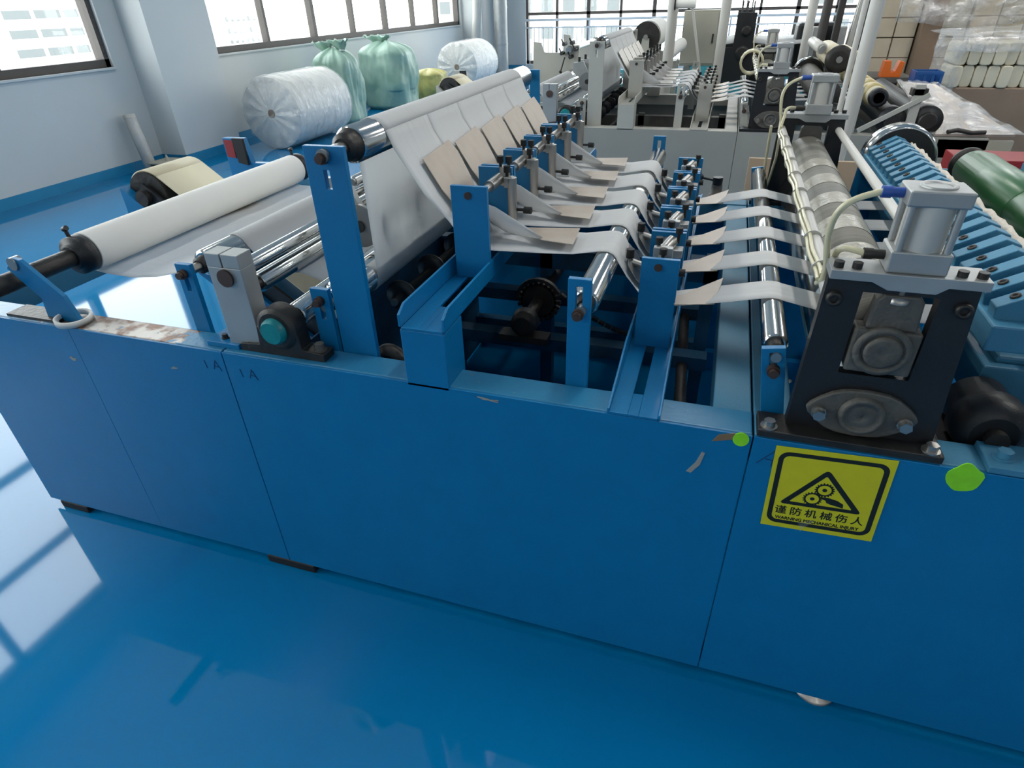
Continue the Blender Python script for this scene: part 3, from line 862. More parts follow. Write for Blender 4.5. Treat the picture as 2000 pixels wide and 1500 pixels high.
# ------------------------------------------------------------------ outfeed of the blue machine
def blue_outfeed(r):
    for y in (1.5,):
        MB().prism([(.49, T), (.66, T), (.62, 1.06), (.5, 1.06)], 'y', y, y + .014).build('side_plate', 'blue_paint', r, bevel=.001)
    MB().box(.5, .59, .1, 1.514, 1.0, 1.05).build('clamp_beam', 'blue_dull', r, bevel=.004)
    c0 = MB().prism([(.508, 1.048), (.505, 1.072), (.58, 1.116), (.61, 1.106), (.622, 1.07), (.59, 1.048)], 'y', 0, .034).build('clamp_finger', 'blue_dull', r, bevel=.002)
    c0.location = (0, .13, 0)
    MB().lathe((.533, .017, 1.0885), (-.5, 0, .86), [(0, .0085), (.003, .0085), (.0035, .005), (.001, .004)], 16).build('screw', 'dark_steel', c0)
    for i in range(1, 22):
        dup(c0, (0, .062 * i, 0), r)
    # paper fluff caught behind the fingers
    rows = []
    rnd = random.Random(3)
    for i in range(60):
        y = .12 + i * .0225
        h = .004 + .012 * rnd.random()
        rows.append([(.616, y, 1.07), (.62 + .004 * rnd.random(), y, 1.085 + h * .6), (.63, y, 1.09 + h), (.638 + .012 * rnd.random(), y, 1.078)])
    MB().grid(rows).build('paper_fluff', 'lint', r, solid=.004)
    MB().box(.575, .74, .24, 1.514, .81, .9).build('knife_beam', 'blue_dull', r, bevel=.004)
    k0 = MB().prism([(.6, .899), (.71, .899), (.71, .916), (.6, .916)], 'y', 0, .1).build('knife_clamp', 'blue_dull', r, bevel=.006)
    k0.location = (0, .26, 0)
    MB().lathe((.645, .05, .916), (0, 0, 1), [(0, .012), (.003, .012), (.0035, .007), (.001, .006)], 16).build('screw', 'dark_steel', k0)
    for i in range(1, 9):
        dup(k0, (0, .135 * i, 0), r)
    # black gearbox below the beams
    g = MB().lathe((.575, .09, .83), (0, 1, 0), [(0, .04), (.008, .062), (.06, .066), (.07, .056), (.13, .056), (.14, .035)], 28).build('gearbox', 'black_plate', r)
    MB().cyl((.575, .07, .83), (.575, .1, .83), .02, n=16).build('shaft', 'dark_steel', g)
    MB().box(.49, .65, .1, .23, .7, .79).build('housing', 'black_plate', g, bevel=.01)
    # angle bracket bolted to the rail
    a = MB().box(.545, .64, .0, .08, T, T + .014).prism([(.6, T + .01), (.64, T + .01), (.7, 1.0), (.66, 1.0)], 'y', .02, .034).build('angle_bracket', 'blue_dull', r, bevel=.0015)
    bolt((.575, .035, T + .014), (0, 0, 1), .013, .016, 'blue_dull', a)
    a = MB().box(.64, .75, .03, .07, .93, .95).build('angle_bracket', 'cream_rubber', r, bevel=.002)
    bolt((.69, .05, .95), (0, 0, 1), .011, .014, 'dark_steel', a)
    # green rubber roller
    gr_ = MB().lathe((.82, .12, 1.03), (0, 1, 0), [(0, .05), (.004, .058), (.05, .058), (.052, .065), (1.22, .065), (1.222, .058), (1.28, .058), (1.284, .04)], 40).build('draw_roller', 'green_rubber', r)
    MB().cyl((.82, 1.4, 1.03), (.82, 1.45, 1.03), .034, n=28).build('bearing', 'steel', gr_)
    MB().lathe((.82, 1.44, 1.03), (0, 1, 0), [(0, .04), (.004, .056), (.022, .056), (.026, .04)], 32).build('flange', 'dark_steel', gr_)
    MB().lathe((.82, .9, 1.03), (0, 1, 0), [(0, .0655), (.002, .0662), (.28, .0662), (.282, .0655)], 40).build('band', 'green_rubber', gr_)
    for y, z in ((.09, 1.09), (D - .13, .99)):
        B(.77, .87, y, y + .02, T, z).build('side_plate', 'blue_dull', r)
    # steel drum wheel on the far side
    w_ = MB().lathe((.615, 1.48, 1.03), (0, 1, 0), [(0, .105), (.0, .116), (.07, .116), (.07, .1)], 48).build('drum_wheel', 'chrome', r)
    MB().cyl((.615, 1.474, 1.03), (.615, 1.482, 1.03), .106, n=48).build('wheel_face', 'black_plate', w_)
    MB().cyl((.615, 1.45, 1.03), (.615, 1.476, 1.03), .03, n=24).build('hub', 'dark_steel', w_)
    MB().cyl((.645, .9, 1.065), (.645, 1.48, 1.065), .018, n=18).build('wheel_axle', 'steel', r)
    # chrome catch handle by the far side
    h = MB().cyl((1.0, 1.45, 1.02), (1.06, 1.5, 1.1), .012, n=14).build('lever', 'chrome', r)
    B(.98, 1.02, 1.42, 1.47, T, 1.04).build('lever_block', 'blue_dull', h)
blue_outfeed(BLUE)

# upright cradle that holds the roll shaft, with a red patch and black liner
def cradle(r, P, red):
    for k in (0, 1):
        if k == 0:
            o = MB().prism([(-1.83, .955), (-1.795, .99), (-1.765, .985), (-1.66, .89), (-1.635, T), (-1.76, T), (-1.75, .875)], 'y', .03, .042).build('shaft_cradle', P, r, bevel=.001)
            MB().cyl((-1.795, .026, .972), (-1.795, .05, .972), .018, n=20).build('cam_roller', 'steel', o)
            B(-1.9, -1.7, .012, .075, T, T + .008).build('cradle_foot', 'dark_steel', o)
        else:
            o = MB().prism([(-2.42, T - .05), (-1.98, T - .05), (-1.98, .875), (-2.28, .868), (-2.3, .985), (-2.425, .985)], 'y', 1.615, 1.65).build('shaft_cradle', P, r, bevel=.001)
            MB().prism([(-2.345, .87), (-2.29, .86), (-2.29, .988), (-2.355, .988)], 'y', 1.60, 1.614).build('liner', 'black_rubber', o)
            if red:
                MB().prism([(-2.415, .895), (-2.362, .89), (-2.362, .975), (-2.415, .978)], 'y', 1.61, 1.6145).build('red_patch', 'red_plastic', o)
            B(-2.07, -1.98, 1.6, 1.66, .855, .88).build('rest_pad', 'dark_steel', o)
cradle(BLUE, 'blue_paint', True)
cradle(GREY, 'grey_paint', False)

# surface-drive belt arm at the infeed end
def belt_arm(r, P, y0=.84, y1=1.09):
    c0, c1, R = Vector((-2.14, .92)), Vector((-1.33, .31)), .095
    d = (c1 - c0).normalized(); nrm = Vector((-d.y, d.x))
    if nrm.y < 0: nrm = -nrm
    a0 = math.atan2(nrm.y, nrm.x)
    pts = [c0 + Vector((math.cos(a0 + PI * i / 16), math.sin(a0 + PI * i / 16))) * R for i in range(17)]
    pts += [c1 + Vector((math.cos(a0 + PI + PI * i / 16), math.sin(a0 + PI + PI * i / 16))) * R for i in range(17)]
    pts.append(pts[0])
    o = MB().grid([[(p.x, y0, p.y), (p.x, y1, p.y)] for p in pts]).build('drive_belt', 'belt_cream', r, solid=.006)
    for c in (c0, c1):
        MB().cyl((c.x, y0 - .01, c.y), (c.x, y1 + .01, c.y), R - .004, n=32).build('pulley', 'dark_steel', o)
    for y in (y0 - .03, y1 + .012):
        q = [c0 - d * .03 + nrm * .045, c1 + nrm * .045, c1 - nrm * .045, c0 - d * .03 - nrm * .045]
        MB().prism([(p.x, p.y) for p in q], 'y', y, y + .012).build('arm_rail', 'black_plate', o)
        q = [c0 + d * .1 + nrm * .02, c0 + d * .26 + nrm * .02, c0 + d * .26 - nrm * .02, c0 + d * .1 - nrm * .02]
        MB().prism([(p.x, p.y) for p in q], 'y', y - .014, y).build('take_up_screw', 'steel', o)
        MB().cyl((c0.x, y - .02, c0.y), (c0.x, y + .01, c0.y), .03, n=20).build('bearing', 'dark_steel', o)
    q = [c0 - d * .1 - nrm * .03, c1 - nrm * .03, c1 - nrm * .14, c0 - d * .02 - nrm * .14]
    MB().prism([(p.x, p.y) for p in q], 'y', y0 - .05, y1 + .04).build('arm_tray', P, r, bevel=.002)
belt_arm(BLUE, 'blue_paint')
belt_arm(GREY, 'grey_paint')

# ------------------------------------------------------------------ paper in the machines
def paper_web(X0, Yo, label, sw, roll=True):
    r = empty('paper_web', (X0, Yo, 0)); tag(r, label, 'paper', 'paper webs threaded through the machines')
    ya, yb = Y0L - .022, Y0L + 5 * LANE + .022
    main = [(-1.848, .851), (-1.8, .845), (-1.7, .842), (-1.6, .853), (-1.5, .876), (-1.4, .918), (-1.33, .966), (-1.297, .9965), (-1.289, 1.0035), (-1.28, 1.009), (-1.27, 1.0125), (-1.26, 1.0138), (-1.25, 1.0125), (-1.24, 1.0085),
            (-1.23, 1.001), (-1.222, .99), (-1.2, .962), (-1.13, .927), (-1.1, .918), (-1.085, .9175), (-1.06, .919), (-1.0, .9), (-.9, .884), (-.87, .8815), (-.85, .883), (-.83, .893), (-.82, .908),
            (-.8165, .93), (-.8155, 1.0), (-.8155, 1.15), (-.8165, 1.27), (-.813, 1.3), (-.803, 1.3165), (-.79, 1.3245), (-.775, 1.3265), (-.758, 1.323), (-.744, 1.313), (-.736, 1.3)]
    # refine and lay out across the width with slight waves
    prof = []
    for (a, b), (c, d_) in zip(main[:-1], main[1:]):
        n = max(1, int(math.hypot(c - a, d_ - b) / .03))
        prof += [(a + (c - a) * i / n, b + (d_ - b) * i / n) for i in range(n)]
    prof.append(main[-1])
    NY = 44
    def rows_for(pr, w=.004):
        rows = []
        for i, (x, z) in enumerate(pr):
            free = 1 if (x < -1.34 or (-1.2 < x < -1.12) or (-1.05 < x < -.92)) else (.5 if 1.0 < z < 1.25 and x < -.81 else 0)
            row = []
            for j in range(NY + 1):
                y = ya + (yb - ya) * j / NY
                k = w * free * noise.noise((x * 2.5, y * 9, z * 1.5))
                row.append((x + (k if free == .5 else 0), y, z + (k * 1.6 if free == 1 else 0)))
            rows.append(row)
        return rows
    MB().grid(rows_for(prof)).build('sheet', 'paper', r, solid=.0006)
    def strip(path, y0, name, nseg=8, amp=.0):
        rows = []
        x00 = path[0][0]
        for k in range(len(path) - 1):
            a, b = path[k], path[k + 1]
            n = max(1, int(math.hypot(b[0] - a[0], b[1] - a[1]) / .02))
            for i in range(n + (k == len(path) - 2)):
                t = i / n
                q = [a[m] + (b[m] - a[m]) * t for m in range(5)]
                row = []
                for j in range(nseg + 1):
                    u = j / nseg
                    y = y0 + q[2] + (q[3] - q[2]) * u
                    row.append((q[0], y, q[1] + q[4] * (1 - 4 * (u - .5) ** 2) + amp * min(1, max(0, (q[0] - x00 - .02) / .1)) * noise.noise((q[0] * 6, y * 25, 3.1))))
                rows.append(row)
        return MB().grid(rows).build(name, 'strip_paper', r, solid=.0008)
    ix = lambda z: -.736 + .145 * (1.285 - z) / .22
    for i in range(5):
        y0 = Y0L + LANE * i
        e0 = -.022 if i == 0 else .0004
        e1 = LANE + .022 if i == 4 else LANE - .0004
        strip([(-.736, 1.3, e0, e1, 0), (ix(1.26), 1.26, e0, e1, 0), (ix(1.16), 1.16, e0, e1, .0), (ix(1.09), 1.09, .004, .2, -.008), (-.575, 1.045, .008, .2, -.012), (-.55, 1.027, .01, .2, -.006),
               (-.52, 1.021, .012, .2, -.002), (-.45, 1.017, .025, .204, .002), (-.38, 1.0155, .035, .208, .0), (-.3, 1.018, .042, .203, .0), (-.245, 1.0275, .045, .202, 0), (-.234, 1.0292, .045, .202, 0), (-.222, 1.0298, .045, .202, 0), (-.212, 1.0288, .045, .202, 0),
               (-.202, 1.0238, .045, .202, 0), (-.195, 1.016, .045, .201, 0), (-.189, 1.005, .045, .2, 0), (-.165, .972, .04, .185, 0), (-.125, .93, .03, .15, -.006), (-.105, .922, .02, .12, 0), (-.05, .927, .0, .09, 0)], y0, 'folded_strip', 10, .0025)
        # half-folded flap standing up behind the former plate
        lo = [(-.6, .18, 1.1), (-.55, .15, 1.045), (-.5, .118, 1.034), (-.44, .098, 1.032), (-.385, .088, 1.033)]
        hi = [(-.6, .06, 1.15), (-.55, .05, 1.132), (-.5, .05, 1.118), (-.44, .07, 1.075), (-.382, .086, 1.0345)]
        rows = []
        for a, b in zip(lo, hi):
            rows.append([(a[0] + (b[0] - a[0]) * t, y0 + a[1] + (b[1] - a[1]) * t - .008 * math.sin(PI * t), a[2] + (b[2] - a[2]) * t) for t in (0, .2, .4, .6, .8, 1)])
        MB().grid(rows).build('fold_flap', 'strip_paper', r, solid=.0006)
        strip([(-.05, .927, .0, .09, 0), (.0, .937, .0, .095, 0), (.08, .954, .0, .1, 0), (.145, .9695, .0, .1, 0), (.157, .972, .0, .1, 0), (.168, .9726, .0, .1, 0), (.179, .9716, .0, .1, 0), (.19, .9685, .0, .1, 0), (.25, .957, .0, .1, 0), (.29, .948, .0, .1, 0), (.325, .9438, .0, .1, 0),
               (.36, .944, .0, .1, 0), (.48, .95, .0, .1, 0), (.6, .955, .0, .1, 0), (.7, .97, 0, .1, 0), (.8, .968, 0, .1, 0), (1.0, .95, 0, .1, 0)], y0, 'narrow_strip', 4)
    return r
paper_web(0, 0, 'white paper web slit into five strips running through the blue machine', 0)
paper_web(-.045, 3.2, 'white paper web slit into strips running through the grey machine', 1)

def paper_roll(loc, label):
    r = empty('paper_roll', loc); tag(r, label, 'paper roll')
    x, z = -1.848, .912
    MB().lathe((x, .28, z), (0, 1, 0), [(0, .03), (0, .06), (.002, .0612), (1.098, .0612), (1.1, .06), (1.1, .03)], 56).build('paper', 'roll_paper', r)
    MB().cyl((x, -.16, z), (x, D + .02, z), .027, n=24).build('core_shaft', 'dark_steel', r)
    for y0 in (.225, 1.375):
        c = MB().lathe((x, y0, z), (0, 1, 0), [(0, .03), (.0, .04), (.012, .04), (.014, .058), (.05, .06), (.062, .05)], 32).build('collar', 'black_plate', r)
        MB().cyl((x - .012, y0 + .03, z + .05), (x - .016, y0 + .03, z + .078), .006, n=10).cyl((x - .022, y0 + .03, z + .078), (x - .008, y0 + .03, z + .084), .008, n=10).build('set_screw', 'black_plate', c)
paper_roll((0, 0, 0), 'slim nearly spent white paper roll on a dark steel shaft')

# ------------------------------------------------------------------ small things on the blue machine
tr = MB().lathe((-1.665, .035, T + .002), (.05, -.02, 1), [(0, .04), (0, .048), (.016, .048), (.016, .04), (0, .04)], 40, caps=False)
tag(tr.build('tape_roll', 'tape_white'), 'white roll of sticky tape lying on the blue rail', 'tape roll')

def text_mesh(body, size, name, m, parent, loc, shear=0., wscale=1., bold=.0004):
    cu = bpy.data.curves.new(name, 'FONT')
    cu.body = body; cu.size = size; cu.align_x = 'CENTER'; cu.align_y = 'CENTER'; cu.extrude = .0002; cu.offset = 0
    cu.shear = shear
    t = bpy.data.objects.new(name + '_tmp', cu); col.objects.link(t)
    dg = bpy.context.evaluated_depsgraph_get()
    me = bpy.data.meshes.new_from_object(t.evaluated_get(dg))
    bpy.data.objects.remove(t)
    if bold:
        vs = [v.co.copy() for v in me.vertices]; fs = [tuple(p.vertices) for p in me.polygons]; n_ = len(vs)
        m2 = bpy.data.meshes.new(name)
        offs = [(dx * bold, dy * bold) for dx, dy in ((-1, 0), (1, 0), (0, .8), (0, -.8))]
        m2.from_pydata([(v.x + dx, v.y + dy, v.z + .00002 * k) for k, (dx, dy) in enumerate(offs) for v in vs], [], [tuple(i + k * n_ for i in f) for k in range(len(offs)) for f in fs])
        me = m2
    me.materials.clear(); me.materials.append(M[m])
    o = bpy.data.objects.new(name, me); col.objects.link(o); o.parent = parent
    o.location = loc; o.scale = (wscale, 1, 1)
    return o

def sign():
    r = empty('warning_sign', (.305, -.001, .6955)); r.rotation_euler = (PI / 2, 0, 0)
    # local x = along the panel, local y = up, local z = towards the viewer
    r.rotation_euler = Matrix.Rotation(math.radians(-2.3), 3, 'Y').to_4x4().to_3x3().to_euler() if False else (PI / 2, -math.radians(2.5), 0)
    tag(r, 'yellow warning sign with gears in a triangle stuck on the blue panel', 'sign')
    W = H = .212
    def q(s, t): return ((s - .5) * W, (.5 - t) * H)
    B(-W / 2, W / 2, -H / 2, H / 2, 0, .0006).build('backing', 'sign_yellow', r)
    def rr(x0, y0, x1, y1, rad, n=6):
        p = []
        for cx, cy, a in ((x1 - rad, y1 - rad, 0), (x0 + rad, y1 - rad, PI / 2), (x0 + rad, y0 + rad, PI), (x1 - rad, y0 + rad, 1.5 * PI)):
            p += [(cx + rad * math.cos(a + PI / 2 * i / n), cy + rad * math.sin(a + PI / 2 * i / n)) for i in range(n + 1)]
        return p
    def ring(o, i, name):
        n = len(o)
        mb = MB().add([(x, y, .0009) for x, y in o] + [(x, y, .0009) for x, y in i], [(k, (k + 1) % n, n + (k + 1) % n, n + k) for k in range(n)])
        return mb.build(name, 'sign_black', r)
    a, b = q(.04, .945), q(.96, .055)
    ring(rr(a[0], a[1], b[0], b[1], .02), rr(a[0] + .0095, a[1] + .0095, b[0] - .0095, b[1] - .0095, .012), 'border')
    ap, lf, rt = Vector(q(.48, .2)), Vector(q(.12, .685)), Vector(q(.85, .685))
    def tri(k, rad):
        c = (ap + lf + rt) / 3
        ps = [c + (v - c) * k for v in (ap, lf, rt)]
        out = []
        for i in range(3):
            p, a_, b_ = ps[i], ps[i - 1], ps[(i + 1) % 3]
            da, db = (a_ - p).normalized(), (b_ - p).normalized()
            s, e = p + da * rad, p + db * rad
            for t in [j / 5 for j in range(6)]:
                out.append(tuple(s * (1 - t) ** 2 + p * 2 * t * (1 - t) + e * t * t))
        return out
    ring(tri(1, .012), tri(.75, .0035), 'triangle')
    def gear(s, t, R):
        c = q(s, t); n = 18; o, i = [], []
        for k in range(n * 4):
            ang = 2 * PI * k / (n * 4)
            rad = R if k % 4 < 2 else R * .84
            o.append((c[0] + rad * math.cos(ang), c[1] + rad * math.sin(ang)))
            i.append((c[0] + R * .66 * math.cos(ang), c[1] + R * .66 * math.sin(ang)))
        ring(o, i, 'gear_icon')
        MB().add([(c[0] + R * .24 * math.cos(2 * PI * k / 16), c[1] + R * .24 * math.sin(2 * PI * k / 16), .0009) for k in range(16)], [tuple(range(16))]).build('gear_hub', 'sign_black', r)
    gear(.49, .45, .0185); gear(.405, .575, .0185)
    hp = [q(*p) for p in ((.47, .535), (.54, .535), (.62, .555), (.675, .59), (.68, .64), (.645, .63), (.57, .615), (.53, .6), (.52, .575), (.47, .555))]
    MB().add([(x, y, .0009) for x, y in hp], [tuple(range(len(hp)))]).build('hand_icon', 'sign_black', r)
    for k, ch in enumerate('谨防机械伤人'):
        x, y = q(.155 + .135 * k, .775)
        text_mesh(ch, .0235, 'lettering', 'sign_black', r, (x, y, .0008))
    x, y = q(.49, .873)
    t = text_mesh('WARNING MECHANICAL INJURY', .0115, 'lettering', 'sign_black', r, (x, y, .0008))
    t.scale = (.158 / max(.001, t.dimensions.x if t.dimensions.x else .2), 1, 1)
    MB().add([(*q(.33, .905), .0012), (*q(.46, .84), .0012), (*q(.47, .86), .0012), (*q(.4, .95), .0012), (*q(.37, 1.02), .0012), (*q(.36, .95), .0012)], [(0, 1, 2, 3, 4, 5)]).build('peeled_tape', 'film', r)
sign()

def mark(name, strokes, label, x, z, s=.02):
    mb = MB()
    for st in strokes:
        for (a, b), (c, d_) in zip(st[:-1], st[1:]):
            p, q_ = Vector((x + a * s, -.0006, z + b * s)), Vector((x + c * s, -.0006, z + d_ * s))
            dv = (q_ - p); nv = Vector((-dv.z, 0, dv.x)).normalized() * .0007
            mb.obox((p + q_) / 2, dv / 2, (0, .0005, 0), nv)
    tag(mb.build(name, 'marker_ink'), label, 'writing')
one_a = [[(0, 0), (-.15, 1)], [(.9, 0), (1.35, 1.15), (1.9, -.1)], [(1.1, .4), (1.75, .35)]]
mark('handwriting', one_a, 'pen marking 1A beside the seam, on the shorter blue panel', -1.195, .752, .024)
mark('handwriting', one_a, 'pen marking 1A beside the seam, on the long blue panel', -1.085, .742, .024)
mark('handwriting', [[(0, 0), (1.1, 1.4), (1.0, -.1)], [(.5, .5), (1.1, .45)]], 'large pen letter A next to the yellow warning sign', .166, .745, .028)

def blob(name, x, z, rx, rz, label, m, n=24, wob=.1, cat='sticker'):
    rnd = random.Random(name + str(x))
    pts = []
    for i in range(n):
        a = 2 * PI * i / n
        k = 1 + wob * noise.noise((math.cos(a) * 1.3 + x * 9, math.sin(a) * 1.3, 1.7))
        pts.append((x + rx * k * math.cos(a), z + rz * k * math.sin(a)))
    return tag(MB().prism(pts, 'y', -.0016, .0004).build(name, m), label, cat)
blob('dot_sticker', .128, .797, .0155, .0165, 'round bright green dot sticker beside a seam of the blue panel', 'green_sticker', wob=.0)
blob('torn_sticker', .517, .79, .027, .033, 'torn bright green sticker on the blue rail edge', 'green_sticker', wob=.3)
tag(MB().prism([(.075, .782), (.112, .793), (.115, .81), (.085, .8)], 'y', -.0014, .0004).build('tape_scrap', 'brown_tape'), 'brown scrap of tape stuck beside the green dot sticker', 'tape')
tag(MB().prism([(.035, .692), (.045, .69), (.06, .715), (.066, .748), (.06, .75), (.05, .718)], 'y', -.0012, .0004).build('paint_scrape', 'chip_grey'), 'grey curved scrape on the blue side panel', 'scrape')
for x, z, sx, sz, lb in ((-.405, .795, .024, .003, 'long pale paint chip on the panel edge below the pedestal'), (-1.69, .705, .012, .006, 'pale paint chip at the crease of the panel below the tape roll'), (-1.31, .733, .009, .003, 'small pale paint chip near the pen marking')):
    blob('paint_chip', x, z, sx, sz, lb, 'chip_grey', 22, 1.6, 'paint chip')
# ------------------------------------------------------------------ outfeed of the grey machine
def grey_outfeed(r):
    # perforated drum and pale rubber rolls
    w_ = MB().lathe((.62, 1.35, 1.0), (0, 1, 0), [(0, .1), (0, .115), (.05, .115), (.05, .1)], 40).build('drum_wheel', 'chrome', r)
    MB().cyl((.62, 1.345, 1.0), (.62, 1.36, 1.0), .106, n=40).build('wheel_face', 'dark_steel', w_)
    for x, z, rr, y0, y1, m in ((.62, 1.0, .075, .15, 1.35, 'cast_grey'), (.63, 1.2, .035, .9, 1.6, 'pipe_white'), (.74, 1.14, .07, .85, 1.6, 'cream_rubber'), (.86, 1.12, .06, .95, 1.6, 'cream_rubber')):
        roller(x, z, rr, y0, y1, m, r, .02, y0 - .06, y1 + .06, name='pressure_roll', collar=False)
    for x, z in ((.74, 1.14), (.62, 1.0)):
        MB().lathe((x, .81 if x > .7 else .1, z), (0, 1, 0), [(0, .05), (.004, .085), (.035, .085), (.04, .05)], 32).build('roll_flange', 'dark_steel', r)
    yr = roller(.9, 1.0, .05, .15, 1.4, 'cream_rubber', r, .03, .08, 1.5, name='yellow_roll', collar=False)
    for i in range(6):
        y = .22 + i * .2
        MB().lathe((.9, y, 1.0), (0, 1, 0), [(0, .05), (.004, .06), (.11, .06), (.114, .05)], 32).build('rubber_band', 'yellow_rubber', yr)
    MB().lathe((.9, .08, 1.0), (0, 1, 0), [(0, .04), (.004, .05), (.06, .05), (.064, .04)], 28).build('cap', 'black_plate', yr)
    for x, z, rr in ((.66, .9, .075), (.99, .885, .075), (1.17, .89, .08)):
        o = MB().lathe((x, .03, z), (0, 1, 0), [(0, .02), (0, rr), (.1, rr), (.1, rr * .8), (1.5, rr * .8)], 36).build('drive_roll', 'black_plate', r)
        MB().lathe((x, .012, z), (0, 1, 0), [(0, rr * .5), (.006, rr * .62), (.02, rr * .62)], 28).build('hub', 'dark_steel', o)
    B(.78, .81, .06, .08, T, 1.06).build('upright', 'grey_paint', r)
    B(1.06, 1.11, .02, .05, T, 1.08).build('upright', 'grey_paint', r, bevel=.002)
    B(1.05, 1.13, .02, .09, 1.02, 1.06).build('clamp', 'dark_steel', r, bevel=.004)
    MB().obox((.98, .015, .93), (.16, 0, .1), (0, .008, 0), (-.007, 0, .011)).build('link_bar', 'grey_paint', r, bevel=.002)
    # film-covered delivery table with a sharp front corner
    t = MB().slab([(1.22, .0, .815), (1.62, .02, .82), (1.34, .75, .99), (1.14, .8, 1.0)], (0, .0, .012)).build('delivery_table', 'bright_sheet', r)
    rows = []
    for i in range(13):
        a = i / 12
        p, q = Vector((1.2, .0, .83)).lerp(Vector((1.12, .82, 1.02)), a), Vector((1.66, .0, .835)).lerp(Vector((1.36, .78, 1.01)), a)
        rows.append([tuple(p.lerp(q, j / 10) + Vector((0, 0, .02 * noise.noise((a * 5, j * .7, 2))))) for j in range(11)])
    MB().grid(rows).build('film_cover', 'film', t, solid=.002)
    MB().tube([(1.28, .0, .84), (1.33, .01, .85), (1.4, .0, .838), (1.47, .01, .842)], .012, 8).build('lever', 'dark_steel', r)
    B(1.25, 1.62, 0, .03, .7, .8).build('hood_panel', 'cabinet_beige', r)
    # coiled hose on the far plate and white lint bags
    for k in range(5):
        a = [(.2 + .08 * math.cos(t * .4) , 1.3 + .03 * k, 1.08 + .08 * math.sin(t * .4)) for t in range(17)]
        MB().tube(a, .009, 8).build('coiled_hose', 'hose', r)
    return r
grey_outfeed(GREY)
def unwind_stand():
    # slotted cradle plate with clamp knobs and a bare chrome shaft
    r = empty('unwind_stand', (0, 4.95, 0)); tag(r, 'grey roll stand with black clamp knobs and a bare chrome shaft', 'stand')
    for y in (0, 1.15):
        MB().prism(STAND, 'y', y, y + .02).build('cradle_plate', 'grey_paint', r, bevel=.001)
    B(-1.72, -1.66, .02, 1.15, .3, .36).build('tie_beam', 'grey_paint', r)
    MB().cyl((-1.385, -.04, 1.145), (-1.385, 1.2, 1.145), .026, n=20).build('shaft', 'chrome', r)
    for x, z in ((-1.43, 1.19), (-1.36, 1.2), (-1.45, 1.12), (-1.37, 1.09), (-1.33, 1.15)):
        MB().cyl((x, -.05, z), (x + .01, .0, z + .004), .016, n=12).cyl((x, -.04, z), (x - .02, -.05, z + .04), .006, n=8).build('clamp_knob', 'black_plate', r)
    MB().cyl((-1.42, -.04, 1.09), (-1.45, -.06, .98), .006, n=8).cyl((-1.45, -.06, .98), (-1.455, -.06, .965), .014, n=12).build('lever', 'black_plate', r)
STAND = [(-1.75, 0), (-1.3, 0), (-1.3, 1.18), (-1.4, 1.18), (-1.42, 1.12), (-1.62, 1.125), (-1.65, 1.2), (-1.72, 1.21)]
unwind_stand()
# air hoses running in front of the far end plate of the blue machine
for dx, lb in ((0, 'thin cream air hose hanging by the wooden board, straighter of two'), (.035, 'thin cream air hose hanging by the wooden board, bowed of two')):
    tag(MB().tube([(.18 + dx, 1.56, 1.12), (.185 + dx, 1.58, 1.0), (.19 + dx * .6, 1.6, .9), (.185, 1.6, .8)], .005, 8).build('air_hose', 'hose'), lb, 'hose')
# handwheel valve on the blue machine's far rail
v = empty('hand_valve', (.02, 1.62, T)); tag(v, 'small grey valve with a black ball handle on the far blue rail', 'valve')
MB().lathe((0, 0, 0), (0, 0, 1), [(0, .03), (.03, .03), (.035, .022), (.07, .022)], 24).build('body', 'cast_grey', v)
MB().cyl((0, 0, .07), (0, 0, .1), .02, n=20).build('cap', 'black_plate', v)
MB().cyl((0, 0, .085), (-.06, 0, .095), .005, n=10).build('lever', 'dark_steel', v)
MB().lathe((-.085, 0, .098), (1, 0, 0), [(0, .004), (.005, .013), (.014, .018), (.023, .013), (.028, .004)], 16).build('ball_knob', 'black_plate', v)
# wooden board leaning between the machines
bd = MB().slab([(.14, 1.75, .0), (.62, 1.75, .0), (.62, 1.9, .93), (.14, 1.9, .93)], (0, .02, 0)).build('wooden_board', 'carton')
tag(bd, 'brown board leaning against the grey machine behind the blue one', 'board')
bd = B(.1, .5, 2.0, 2.4, 0, .62).build('carton_box', 'carton_dark', bevel=.004)
tag(bd, 'brown carton on the floor between the two machines', 'box')
rb = empty('red_crate', (1.2, 2.75, 0)); tag(rb, 'dark red crate beside the grey machine hood', 'crate')
B(0, .42, 0, .22, .0, .7).build('body', 'cream_rubber', rb); B(-.01, .43, -.01, .23, .7, .79).build('lid', 'red_plastic', rb, bevel=.005)

# ------------------------------------------------------------------ poles that rise through the work area
def pole(x, y, rad, m, label, z0=0, top=ZC, foot=True):
    r = empty('pole', (x, y, z0)); tag(r, label, 'pole')
    MB().cyl((0, 0, 0), (0, 0, top - z0), rad, n=24).build('tube', m, r)
    if foot:
        MB().cyl((0, 0, 0), (0, 0, .012), rad * 2, n=24).build('base_plate', m, r)
pole(.59, 2.5, .031, 'pipe_white', 'thick pale pole rising between the blue and grey machines')
pole(.56, 2.62, .013, 'pipe_white', 'thin pale conduit beside the thick pole between the machines')
pole(-.53, 5.1, .045, 'pipe_white', 'pale pole behind the folding plates of the grey machine')
pole(-.1, 5.1, .04, 'pipe_white', 'pale pole beside the beige control cabinet')
pole(.56, 5.05, .035, 'pipe_white', 'slender pale pole next to the black drive plates')
pole(.77, 6.0, .04, 'pipe_dark', 'dark pole, thicker one of the pair by the cream rolls')
pole(.9, 6.1, .032, 'pipe_dark', 'dark pole, thinner one of the pair by the cream rolls')
pole(1.1, 6.05, .045, 'pipe_dark', 'dark pole standing alone near the leaning white battens')

